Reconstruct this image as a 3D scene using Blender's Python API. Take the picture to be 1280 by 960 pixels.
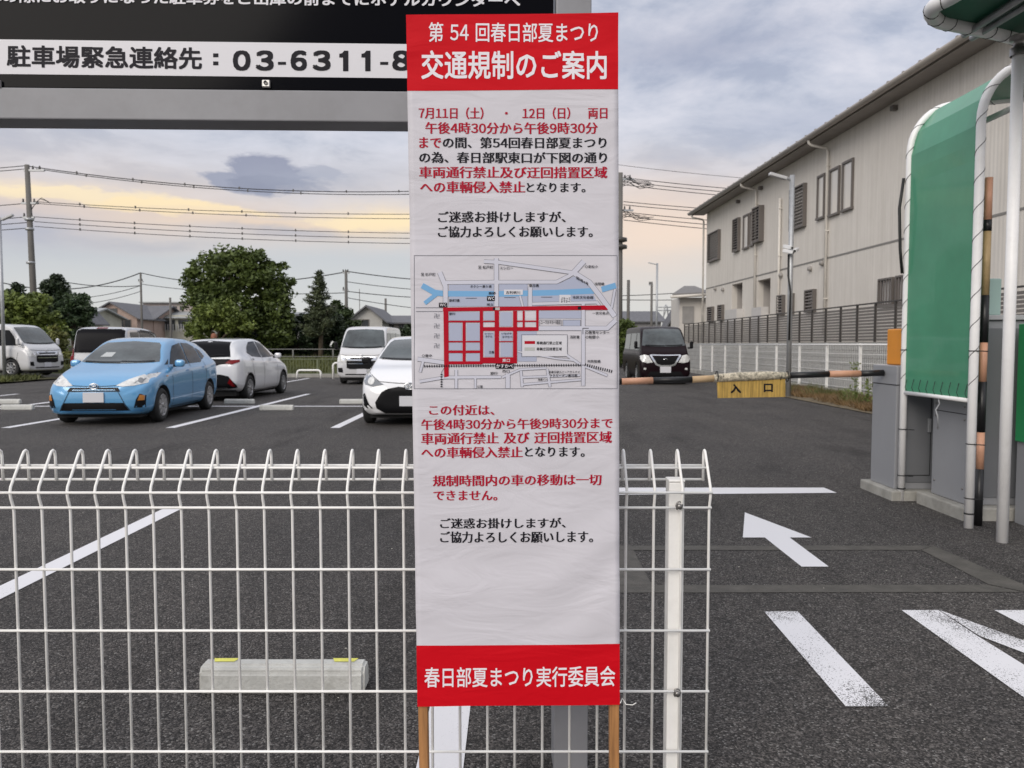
import bpy, bmesh, math, random
import numpy as np
from mathutils import Vector, Matrix
from mathutils.bvhtree import BVHTree
from mathutils.geometry import delaunay_2d_cdt
PI = math.pi
random.seed(7)
S = bpy.context.scene
for o in list(bpy.data.objects):
    bpy.data.objects.remove(o, do_unlink=True)
C = S.collection

# ------------------------------------------------------------------ camera
CAM_H = 1.35
FOC = 960.0                                   # focal length in pixels of the 1280 wide photograph
TH = math.atan(50 / FOC)
cam_data = bpy.data.cameras.new('camera')
cam_data.sensor_width = 36
cam_data.lens = FOC / 1280 * 36
cam_data.clip_start = 0.05
cam_data.clip_end = 3000
cam_data.dof.use_dof = True
cam_data.dof.focus_distance = 2.1
cam_data.dof.aperture_fstop = 9.0
cam = bpy.data.objects.new('camera', cam_data)
C.objects.link(cam)
cam.location = (0, 0, CAM_H)
cam.rotation_euler = (PI / 2 - TH, 0, 0)
S.camera = cam

def ray(px, py):
    a = (px - 640) / FOC
    b = -(py - 480) / FOC
    return Vector((a, math.cos(TH) + b * math.sin(TH), -math.sin(TH) + b * math.cos(TH)))
def G(px, py, z=0.0):                          # photograph pixel -> point on a level plane
    d = ray(px, py)
    t = (z - CAM_H) / d.z
    return Vector((d.x * t, d.y * t, z))
def P(px, py, Y):                              # photograph pixel -> point at distance Y
    d = ray(px, py)
    t = Y / d.y
    return Vector((d.x * t, Y, CAM_H + d.z * t))

# ------------------------------------------------------------------ view, sky and sun
S.view_settings.view_transform = 'Standard'
S.view_settings.look = 'None'
S.view_settings.exposure = 0.3
S.view_settings.gamma = 1.0
S.render.engine = 'CYCLES'
S.cycles.max_bounces = 6
S.cycles.transparent_max_bounces = 8
S.cycles.use_denoising = True
SUN_EL, SUN_AZ = math.radians(30), math.radians(-150)      # azimuth measured from +Y towards +X

def lin(r, g, b, a=1.0):
    f = lambda c: (c / 255 / 12.92) if c <= 10.3 else ((c / 255 + 0.055) / 1.055) ** 2.4
    return (f(r), f(g), f(b), a)

world = bpy.data.worlds.new('World')
S.world = world
world.use_nodes = True
wn, wl = world.node_tree.nodes, world.node_tree.links
wn.clear()
def wmath(op, a, b=None, clamp=False):
    n = wn.new('ShaderNodeMath'); n.operation = op; n.use_clamp = clamp
    for i, v in enumerate((a, b)):
        if v is None: continue
        if isinstance(v, (int, float)): n.inputs[i].default_value = v
        else: wl.new(v, n.inputs[i])
    return n.outputs[0]
def wmix(fac, a, b):
    n = wn.new('ShaderNodeMix'); n.data_type = 'RGBA'
    for i, v in ((0, fac), (6, a), (7, b)):
        if isinstance(v, (int, float, tuple)): n.inputs[i].default_value = v
        else: wl.new(v, n.inputs[i])
    return n.outputs[2]
def wnoise(vec, scale, detail=4, rough=0.55, dist=0.0):
    n = wn.new('ShaderNodeTexNoise'); n.inputs['Scale'].default_value = scale
    n.inputs['Detail'].default_value = detail; n.inputs['Roughness'].default_value = rough
    n.inputs['Distortion'].default_value = dist
    wl.new(vec, n.inputs['Vector'])
    return n.outputs[0]
def wramp(fac, stops):
    n = wn.new('ShaderNodeValToRGB'); cr = n.color_ramp
    while len(cr.elements) > 1: cr.elements.remove(cr.elements[0])
    cr.elements[0].position = stops[0][0]; cr.elements[0].color = stops[0][1]
    for p, c in stops[1:]:
        e = cr.elements.new(p); e.color = c
    wl.new(fac, n.inputs[0])
    return n.outputs[0]
tc = wn.new('ShaderNodeTexCoord')
sx = wn.new('ShaderNodeSeparateXYZ'); wl.new(tc.outputs['Generated'], sx.inputs[0])
X_, Y_, Z_ = sx.outputs
az = wmath('ARCTAN2', X_, Y_)
el = wmath('ARCSINE', Z_)
zc = wmath('ADD', wmath('MAXIMUM', Z_, 0.0), 0.10)
cp = wn.new('ShaderNodeCombineXYZ')
wl.new(wmath('DIVIDE', X_, zc), cp.inputs[0]); wl.new(wmath('DIVIDE', Y_, zc), cp.inputs[1])
dome = cp.outputs[0]                                       # flat cloud layer seen in perspective
ce = wn.new('ShaderNodeCombineXYZ')
wl.new(az, ce.inputs[0]); wl.new(wmath('MULTIPLY', el, 3.0), ce.inputs[1])
band = ce.outputs[0]
w1 = wmath('MULTIPLY', wmath('SUBTRACT', wnoise(band, 5.0, 5, 0.6), 0.5), 0.055)
w2 = wmath('MULTIPLY', wmath('SUBTRACT', wnoise(band, 9.0, 5, 0.6, 0.6), 0.5), 0.13)
el_w = wmath('ADD', el, w1)
az_w = wmath('ADD', az, w2)
def azel(px, py):
    d = ray(px, py).normalized()
    return math.atan2(d.x, d.y), math.asin(d.z)
def blob(px, py, rx, ry, soft=1.0):                        # soft patch of cloud, size in photograph pixels
    a0, e0 = azel(px, py)
    da = wmath('MULTIPLY', wmath('SUBTRACT', az_w, a0), FOC / rx)
    de = wmath('MULTIPLY', wmath('SUBTRACT', el_w, e0), FOC / ry)
    r2 = wmath('ADD', wmath('MULTIPLY', da, da), wmath('MULTIPLY', de, de))
    return wmath('EXPONENT', wmath('MULTIPLY', r2, -soft))
def e_of(py):
    return azel(640, py)[1]
# grey evening overcast: colour by height, then cloud masses
def sk(r, g, b):
    return tuple(v * .90 for v in lin(r, g, b)[:3]) + (1.0,)
f_el = wmath('DIVIDE', wmath('MAXIMUM', el_w, 0.0), 1.5708)
EP = lambda py: max(0.0, e_of(py)) / 1.5708
base = wramp(f_el, [(0.0, sk(214, 212, 208)), (EP(385), sk(206, 207, 207)), (EP(330), sk(196, 199, 203)),
                    (EP(285), sk(208, 201, 198)), (EP(235), sk(206, 201, 203)), (EP(185), sk(190, 194, 206)),
                    (EP(90), sk(178, 186, 204)), (EP(0), sk(172, 180, 198)), (0.45, (0.86, 0.88, 0.94, 1)), (1.0, (1.12, 1.14, 1.2, 1))])
n_big = wnoise(dome, 0.55, 6, 0.58, 0.5)
n_sml = wnoise(dome, 2.2, 6, 0.62, 0.25)
cl = wmath('ADD', wmath('MULTIPLY', n_big, 0.45), wmath('MULTIPLY', n_sml, 0.55))
hi = wramp(cl, [(0.44, (0, 0, 0, 1)), (0.57, (1, 1, 1, 1))])
lo = wramp(cl, [(0.36, (1, 1, 1, 1)), (0.49, (0, 0, 0, 1))])
high_only = wramp(wmath('MAXIMUM', el, 0.0), [(e_of(330), (0, 0, 0, 1)), (e_of(120), (1, 1, 1, 1))])
def wmul(a, b): return wmath('MULTIPLY', a, b)
col = wmix(wmul(wmul(hi, high_only), 0.85), base, sk(226, 225, 233))
col = wmix(wmul(wmul(lo, high_only), 0.65), col, sk(158, 164, 184))
# warm light low over the horizon
col = wmix(wmul(blob(830, 290, 150, 62), 0.80), col, sk(244, 218, 196))
col = wmix(wmul(blob(120, 262, 330, 26), 0.55), col, sk(236, 210, 190))
col = wmix(wmul(blob(30, 237, 100, 8), 0.7), col, sk(252, 232, 198))
col = wmix(wmul(blob(480, 276, 80, 18), 0.85), col, sk(254, 228, 184))
col = wmix(wmul(blob(330, 282, 120, 7), 0.6), col, sk(246, 216, 180))
# darker separate clouds
n_cu = wnoise(band, 14.0, 7, 0.62, 0.3)
def cumulus(px, py, rx, ry, amt, c):
    global col
    m_ = wmath('ADD', blob(px, py, rx, ry), wmath('MULTIPLY', wmath('SUBTRACT', n_cu, 0.5), 1.3))
    m_ = wramp(m_, [(0.36, (0, 0, 0, 1)), (0.62, (1, 1, 1, 1))])
    col = wmix(wmul(m_, amt), col, c)
cumulus(120, 246, 150, 8, .60, sk(254, 233, 190)); cumulus(225, 260, 100, 9, .68, sk(255, 230, 182)); cumulus(470, 276, 80, 12, .6, sk(255, 232, 186))
cumulus(300, 226, 74, 15, 1.0, sk(158, 161, 178)); cumulus(335, 210, 56, 22, 1.0, sk(150, 153, 172)); cumulus(345, 228, 60, 10, .7, sk(136, 140, 160))
cumulus(395, 212, 34, 10, .8, sk(172, 174, 188))
col = wmix(wmul(blob(400, 222, 90, 14), 0.5), col, sk(172, 176, 190))
col = wmix(wmul(blob(30, 283, 95, 20), 0.8), col, sk(172, 176, 192))
col = wmix(wmul(blob(360, 290, 80, 7), 0.8), col, sk(178, 178, 188))
col = wmix(wmul(blob(190, 300, 60, 6), 0.6), col, sk(182, 182, 190))
col = wmix(wmul(blob(870, 60, 130, 36), 0.6), col, sk(152, 158, 180))
col = wmix(wmul(blob(1000, 150, 120, 22), 0.45), col, sk(160, 168, 190))
sky = wn.new('ShaderNodeTexSky'); sky.sky_type = 'NISHITA'; sky.sun_disc = False
sky.sun_elevation = SUN_EL; sky.sun_rotation = SUN_AZ
skyc = wn.new('ShaderNodeMix'); skyc.data_type = 'RGBA'; skyc.blend_type = 'MULTIPLY'; skyc.inputs[0].default_value = 1
wl.new(sky.outputs[0], skyc.inputs[6]); skyc.inputs[7].default_value = (0.08, 0.08, 0.08, 1)
final = wmix(0.92, skyc.outputs[2], col)                    # thick overcast in front of the clear sky
bg = wn.new('ShaderNodeBackground'); bg.inputs[1].default_value = 1.0
wl.new(final, bg.inputs[0])
wo = wn.new('ShaderNodeOutputWorld'); wl.new(bg.outputs[0], wo.inputs[0])

sun_data = bpy.data.lights.new('sun', 'SUN')
sun_data.energy = 1.5
sun_data.angle = math.radians(35)
sun_data.color = (1.0, 0.93, 0.84)
sun = bpy.data.objects.new('sun', sun_data)
C.objects.link(sun)
sd = Vector((math.sin(SUN_AZ) * math.cos(SUN_EL), math.cos(SUN_AZ) * math.cos(SUN_EL), math.sin(SUN_EL)))
sun.rotation_euler = (-sd).to_track_quat('-Z', 'Y').to_euler()
sun.location = (-10, -30, 30)

# ------------------------------------------------------------------ materials
MATS = {}
def mat(name, color, rough=0.6, metal=0.0, var=0.0, vscale=3.0, bump=0.0, bscale=60.0, coat=0.0, spec=0.5, emit=None, detail=4, color2=None, trans=0.0, dirt=0.0, dscale=1.2, stretch=None):
    if name in MATS: return MATS[name]
    m = bpy.data.materials.new(name); m.use_nodes = True
    nt = m.node_tree; b = nt.nodes['Principled BSDF']
    color = tuple(color[:3]) + (1.0,)
    b.inputs['Base Color'].default_value = color
    b.inputs['Roughness'].default_value = rough
    b.inputs['Metallic'].default_value = metal
    b.inputs['Specular IOR Level'].default_value = spec
    b.inputs['Coat Weight'].default_value = coat
    b.inputs['Coat Roughness'].default_value = 0.04
    b.inputs['Transmission Weight'].default_value = trans
    tcn = nt.nodes.new('ShaderNodeTexCoord')
    vec = tcn.outputs['Object']
    if stretch:
        mp = nt.nodes.new('ShaderNodeMapping'); mp.inputs['Scale'].default_value = stretch
        nt.links.new(vec, mp.inputs[0]); vec = mp.outputs[0]
    last = None
    if var > 0:
        n = nt.nodes.new('ShaderNodeTexNoise'); n.inputs['Scale'].default_value = vscale; n.inputs['Detail'].default_value = detail
        n.inputs['Roughness'].default_value = 0.65
        nt.links.new(vec, n.inputs['Vector'])
        r = nt.nodes.new('ShaderNodeValToRGB')
        c2 = color2 if color2 else tuple(min(1, c * (1 + var)) for c in color[:3])
        c1 = tuple(c * (1 - var) for c in color[:3])
        r.color_ramp.elements[0].position = 0.32; r.color_ramp.elements[1].position = 0.68
        r.color_ramp.elements[0].color = tuple(c1) + (1,); r.color_ramp.elements[1].color = tuple(c2[:3]) + (1,)
        nt.links.new(n.outputs[0], r.inputs[0]); nt.links.new(r.outputs[0], b.inputs['Base Color'])
        last = r.outputs[0]
    if dirt > 0:
        n = nt.nodes.new('ShaderNodeTexNoise'); n.inputs['Scale'].default_value = dscale; n.inputs['Detail'].default_value = 8
        n.inputs['Roughness'].default_value = 0.7
        nt.links.new(tcn.outputs['Object'], n.inputs['Vector'])
        r = nt.nodes.new('ShaderNodeValToRGB')
        r.color_ramp.elements[0].position = 0.5; r.color_ramp.elements[1].position = 0.8
        r.color_ramp.elements[0].color = (0, 0, 0, 1); r.color_ramp.elements[1].color = (dirt, dirt, dirt, 1)
        nt.links.new(n.outputs[0], r.inputs[0])
        mx = nt.nodes.new('ShaderNodeMix'); mx.data_type = 'RGBA'
        nt.links.new(r.outputs[0], mx.inputs[0])
        if last: nt.links.new(last, mx.inputs[6])
        else: mx.inputs[6].default_value = color
        mx.inputs[7].default_value = (color[0] * .35 + .02, color[1] * .33 + .018, color[2] * .3 + .012, 1)
        nt.links.new(mx.outputs[2], b.inputs['Base Color'])
    if bump > 0:
        n = nt.nodes.new('ShaderNodeTexNoise'); n.inputs['Scale'].default_value = bscale; n.inputs['Detail'].default_value = 3
        nt.links.new(vec, n.inputs['Vector'])
        bp = nt.nodes.new('ShaderNodeBump'); bp.inputs['Strength'].default_value = bump; bp.inputs['Distance'].default_value = 0.01
        nt.links.new(n.outputs[0], bp.inputs['Height']); nt.links.new(bp.outputs[0], b.inputs['Normal'])
    if emit:
        b.inputs['Emission Color'].default_value = tuple(emit[:3]) + (1,); b.inputs['Emission Strength'].default_value = emit[3]
    MATS[name] = m
    return m

def asphalt(name, lo_c, hi_c, tint=(1.0, 0.915, 0.87), worn=True):
    m = bpy.data.materials.new(name); m.use_nodes = True
    nt = m.node_tree; N = nt.nodes; L = nt.links; b = N['Principled BSDF']
    b.inputs['Roughness'].default_value = 0.82; b.inputs['Specular IOR Level'].default_value = 0.34
    t = N.new('ShaderNodeTexCoord')
    v = N.new('ShaderNodeTexVoronoi'); v.inputs['Scale'].default_value = 150.0
    L.new(t.outputs['Object'], v.inputs['Vector'])
    sp = N.new('ShaderNodeSeparateColor'); L.new(v.outputs['Color'], sp.inputs[0])
    r = N.new('ShaderNodeValToRGB')
    r.color_ramp.elements[0].position = 0.0; r.color_ramp.elements[0].color = (lo_c * tint[0], lo_c * tint[1], lo_c * tint[2], 1)
    r.color_ramp.elements[1].position = 1.0; r.color_ramp.elements[1].color = (hi_c * tint[0], hi_c * tint[1], hi_c * tint[2], 1)
    e = r.color_ramp.elements.new(0.30); e.color = (lo_c * 1.3, lo_c * 1.22, lo_c * 1.18, 1)
    e = r.color_ramp.elements.new(0.72); k = lo_c * 0.45 + hi_c * 0.55; e.color = (k * tint[0], k * tint[1], k * tint[2], 1)
    e = r.color_ramp.elements.new(0.93); e.color = (hi_c * tint[0], hi_c * tint[1], hi_c * tint[2], 1)
    e = r.color_ramp.elements.new(0.975); e.color = (hi_c * 1.7, hi_c * 1.66, hi_c * 1.6, 1)
    L.new(sp.outputs[0], r.inputs[0])
    n = N.new('ShaderNodeTexNoise'); n.inputs['Scale'].default_value = 0.6; n.inputs['Detail'].default_value = 6; n.inputs['Roughness'].default_value = 0.6
    L.new(t.outputs['Object'], n.inputs['Vector'])
    n2 = N.new('ShaderNodeTexNoise'); n2.inputs['Scale'].default_value = 14; n2.inputs['Detail'].default_value = 5
    L.new(t.outputs['Object'], n2.inputs['Vector'])
    ad = N.new('ShaderNodeMath'); ad.operation = 'ADD'; L.new(n.outputs[0], ad.inputs[0]); L.new(n2.outputs[0], ad.inputs[1])
    r2 = N.new('ShaderNodeValToRGB'); r2.color_ramp.elements[0].position = 0.35; r2.color_ramp.elements[1].position = 0.68
    r2.color_ramp.elements[0].color = (0.74, 0.74, 0.75, 1); r2.color_ramp.elements[1].color = (1.22, 1.2, 1.17, 1)
    hf = N.new('ShaderNodeMath'); hf.operation = 'MULTIPLY'; hf.inputs[1].default_value = 0.5; L.new(ad.outputs[0], hf.inputs[0]); L.new(hf.outputs[0], r2.inputs[0])
    mx = N.new('ShaderNodeMix'); mx.data_type = 'RGBA'; mx.blend_type = 'MULTIPLY'; mx.inputs[0].default_value = 1
    L.new(r.outputs[0], mx.inputs[6]); L.new(r2.outputs[0], mx.inputs[7])
    n3 = N.new('ShaderNodeTexNoise'); n3.inputs['Scale'].default_value = 0.9; n3.inputs['Detail'].default_value = 9; n3.inputs['Roughness'].default_value = 0.68; n3.inputs['Distortion'].default_value = 0.4
    mp3 = N.new('ShaderNodeMapping'); mp3.inputs['Scale'].default_value = (1.6, 0.35, 1); mp3.inputs['Location'].default_value = (7, 3, 0)
    L.new(t.outputs['Object'], mp3.inputs[0]); L.new(mp3.outputs[0], n3.inputs['Vector'])
    r3 = N.new('ShaderNodeValToRGB'); r3.color_ramp.elements[0].position = 0.30; r3.color_ramp.elements[1].position = 0.46
    r3.color_ramp.elements[0].color = (0.58, 0.57, 0.56, 1); r3.color_ramp.elements[1].color = (1, 1, 1, 1)
    e = r3.color_ramp.elements.new(0.72); e.color = (1.16, 1.15, 1.13, 1)
    L.new(n3.outputs[0], r3.inputs[0])
    mx3 = N.new('ShaderNodeMix'); mx3.data_type = 'RGBA'; mx3.blend_type = 'MULTIPLY'; mx3.inputs[0].default_value = 1
    L.new(mx.outputs[2], mx3.inputs[6]); L.new(r3.outputs[0], mx3.inputs[7]); L.new(mx3.outputs[2], b.inputs['Base Color'])
    bp = N.new('ShaderNodeBump'); bp.inputs['Strength'].default_value = 1.0; bp.inputs['Distance'].default_value = 0.007
    L.new(v.outputs['Distance'], bp.inputs['Height']); bp.invert = True
    L.new(bp.outputs[0], b.inputs['Normal'])
    MATS[name] = m
    return m

def paint_mat(name, wear):
    m = bpy.data.materials.new(name); m.use_nodes = True
    nt = m.node_tree; N = nt.nodes; L = nt.links; b = N['Principled BSDF']
    b.inputs['Roughness'].default_value = 0.6
    t = N.new('ShaderNodeTexCoord')
    n = N.new('ShaderNodeTexNoise'); n.inputs['Scale'].default_value = 170; n.inputs['Detail'].default_value = 3
    L.new(t.outputs['Object'], n.inputs['Vector'])
    n2 = N.new('ShaderNodeTexNoise'); n2.inputs['Scale'].default_value = 3.0; n2.inputs['Detail'].default_value = 4
    L.new(t.outputs['Object'], n2.inputs['Vector'])
    a = N.new('ShaderNodeMath'); a.operation = 'MULTIPLY_ADD'; a.inputs[1].default_value = 0.7
    L.new(n.outputs[0], a.inputs[0])
    q = N.new('ShaderNodeMath'); q.operation = 'MULTIPLY'; q.inputs[1].default_value = 0.5; L.new(n2.outputs[0], q.inputs[0]); L.new(q.outputs[0], a.inputs[2])
    r = N.new('ShaderNodeValToRGB')
    r.color_ramp.elements[0].position = wear; r.color_ramp.elements[0].color = (0.06, 0.057, 0.055, 1)
    r.color_ramp.elements[1].position = wear + 0.04; r.color_ramp.elements[1].color = (0.76, 0.75, 0.77, 1)
    L.new(a.outputs[0], r.inputs[0]); L.new(r.outputs[0], b.inputs['Base Color'])
    bp = N.new('ShaderNodeBump'); bp.inputs['Strength'].default_value = 0.4; bp.inputs['Distance'].default_value = 0.003
    L.new(n.outputs[0], bp.inputs['Height']); L.new(bp.outputs[0], b.inputs['Normal'])
    MATS[name] = m
    return m

# ------------------------------------------------------------------ mesh helpers
def mesh_from(verts, faces, name='mesh', smooth=False):
    me = bpy.data.meshes.new(name)
    me.from_pydata([tuple(v) for v in verts], [], [tuple(f) for f in faces])
    me.update()
    if smooth: me.polygons.foreach_set('use_smooth', [True] * len(me.polygons))
    return me
class MB:
    def __init__(s): s.v = []; s.f = []; s.sm = []
    def add(s, vs, fs, smooth=False):
        k = len(s.v); s.v += [tuple(v) for v in vs]
        s.f += [tuple(i + k for i in f) for f in fs]; s.sm += [smooth] * len(fs)
        return s
    def box(s, x0, x1, y0, y1, z0, z1, M=None, bev=0.0):
        if bev > 0:
            bm = bmesh.new(); bmesh.ops.create_cube(bm, size=1)
            bmesh.ops.scale(bm, vec=(x1 - x0, y1 - y0, z1 - z0), verts=bm.verts)
            bmesh.ops.translate(bm, vec=((x0 + x1) / 2, (y0 + y1) / 2, (z0 + z1) / 2), verts=bm.verts)
            bmesh.ops.bevel(bm, geom=bm.edges[:], offset=bev, segments=2, affect='EDGES', profile=0.5)
            vs = [v.co.copy() for v in bm.verts]
            for i, v in enumerate(bm.verts): v.index = i
            fs = [[v.index for v in f.verts] for f in bm.faces]; bm.free()
        else:
            vs = [Vector(p) for p in ((x0, y0, z0), (x1, y0, z0), (x1, y1, z0), (x0, y1, z0), (x0, y0, z1), (x1, y0, z1), (x1, y1, z1), (x0, y1, z1))]
            fs = [(0, 3, 2, 1), (4, 5, 6, 7), (0, 1, 5, 4), (1, 2, 6, 5), (2, 3, 7, 6), (3, 0, 4, 7)]
        if M: vs = [M @ v for v in vs]
        return s.add(vs, fs)
    def tube(s, pts, r, n=8, cap=True, closed=False):
        pts = [Vector(p) for p in pts]; rr = r if isinstance(r, (list, tuple)) else [r] * len(pts)
        vs = []; up = None
        for i, p in enumerate(pts):
            if closed: d = pts[(i + 1) % len(pts)] - pts[i - 1]
            else: d = pts[min(i + 1, len(pts) - 1)] - pts[max(i - 1, 0)]
            d = d.normalized() if d.length > 1e-9 else Vector((0, 0, 1))
            if up is None: up = Vector((0, 0, 1)) if abs(d.z) < 0.9 else Vector((0, 1, 0))
            a = d.cross(up)
            if a.length < 1e-5: a = d.cross(Vector((1, 0, 0)))
            a.normalize(); b = a.cross(d).normalized(); up = b
            for k in range(n):
                t = 2 * PI * k / n
                vs.append(p + (a * math.cos(t) + b * math.sin(t)) * rr[i])
        fs = []
        m = len(pts)
        for i in range(m if closed else m - 1):
            j = (i + 1) % m
            for k in range(n):
                fs.append((i * n + k, i * n + (k + 1) % n, j * n + (k + 1) % n, j * n + k))
        s.add(vs, fs, True)
        if cap and not closed:
            k0 = len(s.v) - len(vs)
            s.f.append(tuple(k0 + k for k in reversed(range(n)))); s.sm.append(False)
            s.f.append(tuple(k0 + (m - 1) * n + k for k in range(n))); s.sm.append(False)
        return s
    def prism(s, poly, d0, d1, axis='y', M=None):
        n = len(poly)
        def pt(a, b, d): return Vector((a, d, b)) if axis == 'y' else (Vector((d, a, b)) if axis == 'x' else Vector((a, b, d)))
        vs = [pt(a, b, d0) for a, b in poly] + [pt(a, b, d1) for a, b in poly]
        if M: vs = [M @ v for v in vs]
        fs = [tuple(range(n)), tuple(reversed(range(n, 2 * n)))] + [(i, i + n, (i + 1) % n + n, (i + 1) % n) for i in range(n)]
        s.add(vs, fs)
        return s
    def lathe(s, prof, n=20, M=None, smooth=True):     # prof: (radius, height) about local z
        vs = []
        for r, z in prof:
            for k in range(n):
                t = 2 * PI * k / n; vs.append(Vector((r * math.cos(t), r * math.sin(t), z)))
        if M: vs = [M @ v for v in vs]
        fs = []
        for i in range(len(prof) - 1):
            for k in range(n):
                fs.append((i * n + k, i * n + (k + 1) % n, (i + 1) * n + (k + 1) % n, (i + 1) * n + k))
        s.add(vs, fs, smooth)
        return s
    def mesh(s, name='mesh', fix=True):
        me = mesh_from(s.v, s.f, name)
        me.polygons.foreach_set('use_smooth', s.sm)
        if fix:
            bm = bmesh.new(); bm.from_mesh(me)
            bmesh.ops.recalc_face_normals(bm, faces=bm.faces); bm.to_mesh(me); bm.free()
        return me
def link(name, me, m=None, parent=None, loc=None, rot=None, **props):
    o = bpy.data.objects.new(name, me); C.objects.link(o)
    if m is not None and me is not None and len(me.materials) == 0: me.materials.append(m)
    if parent: o.parent = parent
    if loc is not None: o.location = loc
    if rot is not None: o.rotation_euler = rot
    for k, v in props.items(): o[k] = v
    return o
def obj(name, mb, m, parent=None, fix=True, **kw):
    return link(name, mb.mesh(name, fix), m, parent, **kw)
def thing(name, label, cat, loc=(0, 0, 0), rotz=0, group=None):
    o = bpy.data.objects.new(name, None); C.objects.link(o)
    o.empty_display_size = 0.2
    o.location = loc; o.rotation_euler = (0, 0, rotz); o['label'] = label; o['category'] = cat
    if group: o['group'] = group
    return o
def tag(o, label, cat, group=None):
    o['label'] = label; o['category'] = cat
    if group: o['group'] = group
    return o
def struct(name, mb, m, fix=True):
    return obj(name, mb, m, None, fix, kind='structure')
def text_geo(s, bold=0.0, res=2, fat=0.0):
    cu = bpy.data.curves.new('glyphs', 'FONT'); cu.body = s; cu.resolution_u = res; cu.offset = 0
    o = bpy.data.objects.new('glyphs', cu); C.objects.link(o)
    dg = bpy.context.evaluated_depsgraph_get()
    me = bpy.data.meshes.new_from_object(o.evaluated_get(dg))
    vs = np.zeros(len(me.vertices) * 3); me.vertices.foreach_get('co', vs); vs = vs.reshape(-1, 3)
    fs = [tuple(p.vertices) for p in me.polygons]
    bpy.data.objects.remove(o, do_unlink=True); bpy.data.curves.remove(cu); bpy.data.meshes.remove(me)
    vs = vs[:, :2]
    if bold > 0:                                   # heavier strokes on every side
        n = len(vs); k0 = [(0, 0)] + [(bold * math.cos(a), bold * math.sin(a)) for a in (.785, 2.356, 3.927, 5.498)]
        vs = np.vstack([vs + list(k) for k in k0])
        fs = [tuple(i + n * j for i in f) for j in range(5) for f in fs]
    if fat > 0:                                    # heavier uprights than crossbars, as in a Mincho face
        n = len(vs)
        vs = np.vstack([vs - [fat, 0], vs + [fat, 0]])
        fs = fs + [tuple(i + n for i in f) for f in fs]
    return vs, fs
def line_geo(s, bold=0.0, res=2, fat=0.0):
    """a Japanese line: full em glyphs, numerals narrowed to about six tenths of an em"""
    if not hasattr(line_geo, 'em'):
        line_geo.em = text_geo('国国')[0][:, 0].max() - text_geo('国')[0][:, 0].max()
    em = line_geo.em; runs = []
    for c in s:
        k = 'd' if c in '0123456789' else ('s' if c == ' ' else 'j')
        if runs and runs[-1][0] == k: runs[-1][1] += c
        else: runs.append([k, c])
    x = 0.0; V = []; F = []; n = 0
    for k, r in runs:
        if k == 's': x += .35 * em * len(r); continue
        t = ''.join(chr(ord(c) + 0xFEE0) for c in r) if k == 'd' else r
        if not t.strip('\u3000'): x += em * len(t); continue
        if k == 'd':
            for c in t:
                vs, fs = text_geo(c, 0, res); cx = (vs[:, 0].max() + vs[:, 0].min()) / 2
                V.append((vs - [cx, 0]) * [.96, 1.0] + [x + .31 * em, 0]); F += [tuple(i + n for i in f) for f in fs]; n += len(vs); x += .62 * em
            continue
        vs, fs = text_geo(t, 0, res); sc = 1.0
        V.append(vs + [x, 0]); F += [tuple(i + n for i in f) for f in fs]; n += len(vs)
        x += em * len(t) * sc
    vs = np.vstack(V); fs = F
    if bold > 0:
        n = len(vs); k0 = [(0, 0)] + [(bold * math.cos(a), bold * math.sin(a)) for a in (.785, 2.356, 3.927, 5.498)]
        vs = np.vstack([vs + list(k) for k in k0]); fs = [tuple(i + n * j for i in f) for j in range(5) for f in fs]
    if fat > 0:
        n = len(vs); vs = np.vstack([vs - [fat, 0], vs + [fat, 0]]); fs = fs + [tuple(i + n for i in f) for f in fs]
    return vs, fs
def fit(vs, x0, x1, y0, y1):                       # into a box, y up
    a, b = vs.min(0), vs.max(0)
    return (vs - a) / np.maximum(b - a, 1e-6) * [x1 - x0, y1 - y0] + [x0, y0]
# ------------------------------------------------------------------ colours
M_asphalt = asphalt('asphalt', 0.024, 0.150)
M_seam = mat('seam_sealer', (0.085, 0.078, 0.068), 0.75, var=0.25, vscale=9, bump=0.5, bscale=90)
M_white_line = paint_mat('road_paint', 0.37)
M_worn_line = paint_mat('worn_road_paint', 0.50)
M_concrete = mat('concrete', (0.42, 0.41, 0.38), 0.85, var=0.22, vscale=6, bump=0.35, bscale=55, dirt=0.5, dscale=7)
M_kerb = mat('kerb_concrete', (0.34, 0.33, 0.30), 0.9, var=0.25, vscale=3, bump=0.4, bscale=40, dirt=0.5, dscale=4)
M_white_metal = mat('white_coated_wire', (0.90, 0.89, 0.86), 0.42, var=0.04, vscale=9, dirt=0.12, dscale=14)
M_galv = mat('galvanised_steel', (0.42, 0.43, 0.44), 0.45, metal=0.5, var=0.12, vscale=12, dirt=0.2, dscale=9)
M_black_plastic = mat('black_plastic', (0.012, 0.012, 0.012), 0.5)
M_rubber = mat('rubber', (0.02, 0.02, 0.02), 0.8, var=0.2, vscale=20)
M_yellow = mat('yellow_reflector', (0.75, 0.72, 0.12), 0.5, var=0.1, vscale=40)

# ------------------------------------------------------------------ ground
LOT_END = 31.0
g = MB(); g.add([(-400, -30, -0.012), (400, -30, -0.012), (400, 900, -0.012), (-400, 900, -0.012)], [(0, 1, 2, 3)])
struct('ground', g, mat('far_ground', (0.13, 0.13, 0.11), 0.95, var=0.3, vscale=0.3), False)
g = MB(); g.add([(-45, -12, 0), (8.42, -12, 0), (8.42, LOT_END, 0), (-45, LOT_END, 0)], [(0, 1, 2, 3)])
g.add([(3.2, LOT_END, 0), (8.42, LOT_END, 0), (8.42, 60, 0), (3.2, 60, 0)], [(0, 1, 2, 3)])
struct('parking_lot', g, M_asphalt, False)

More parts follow.
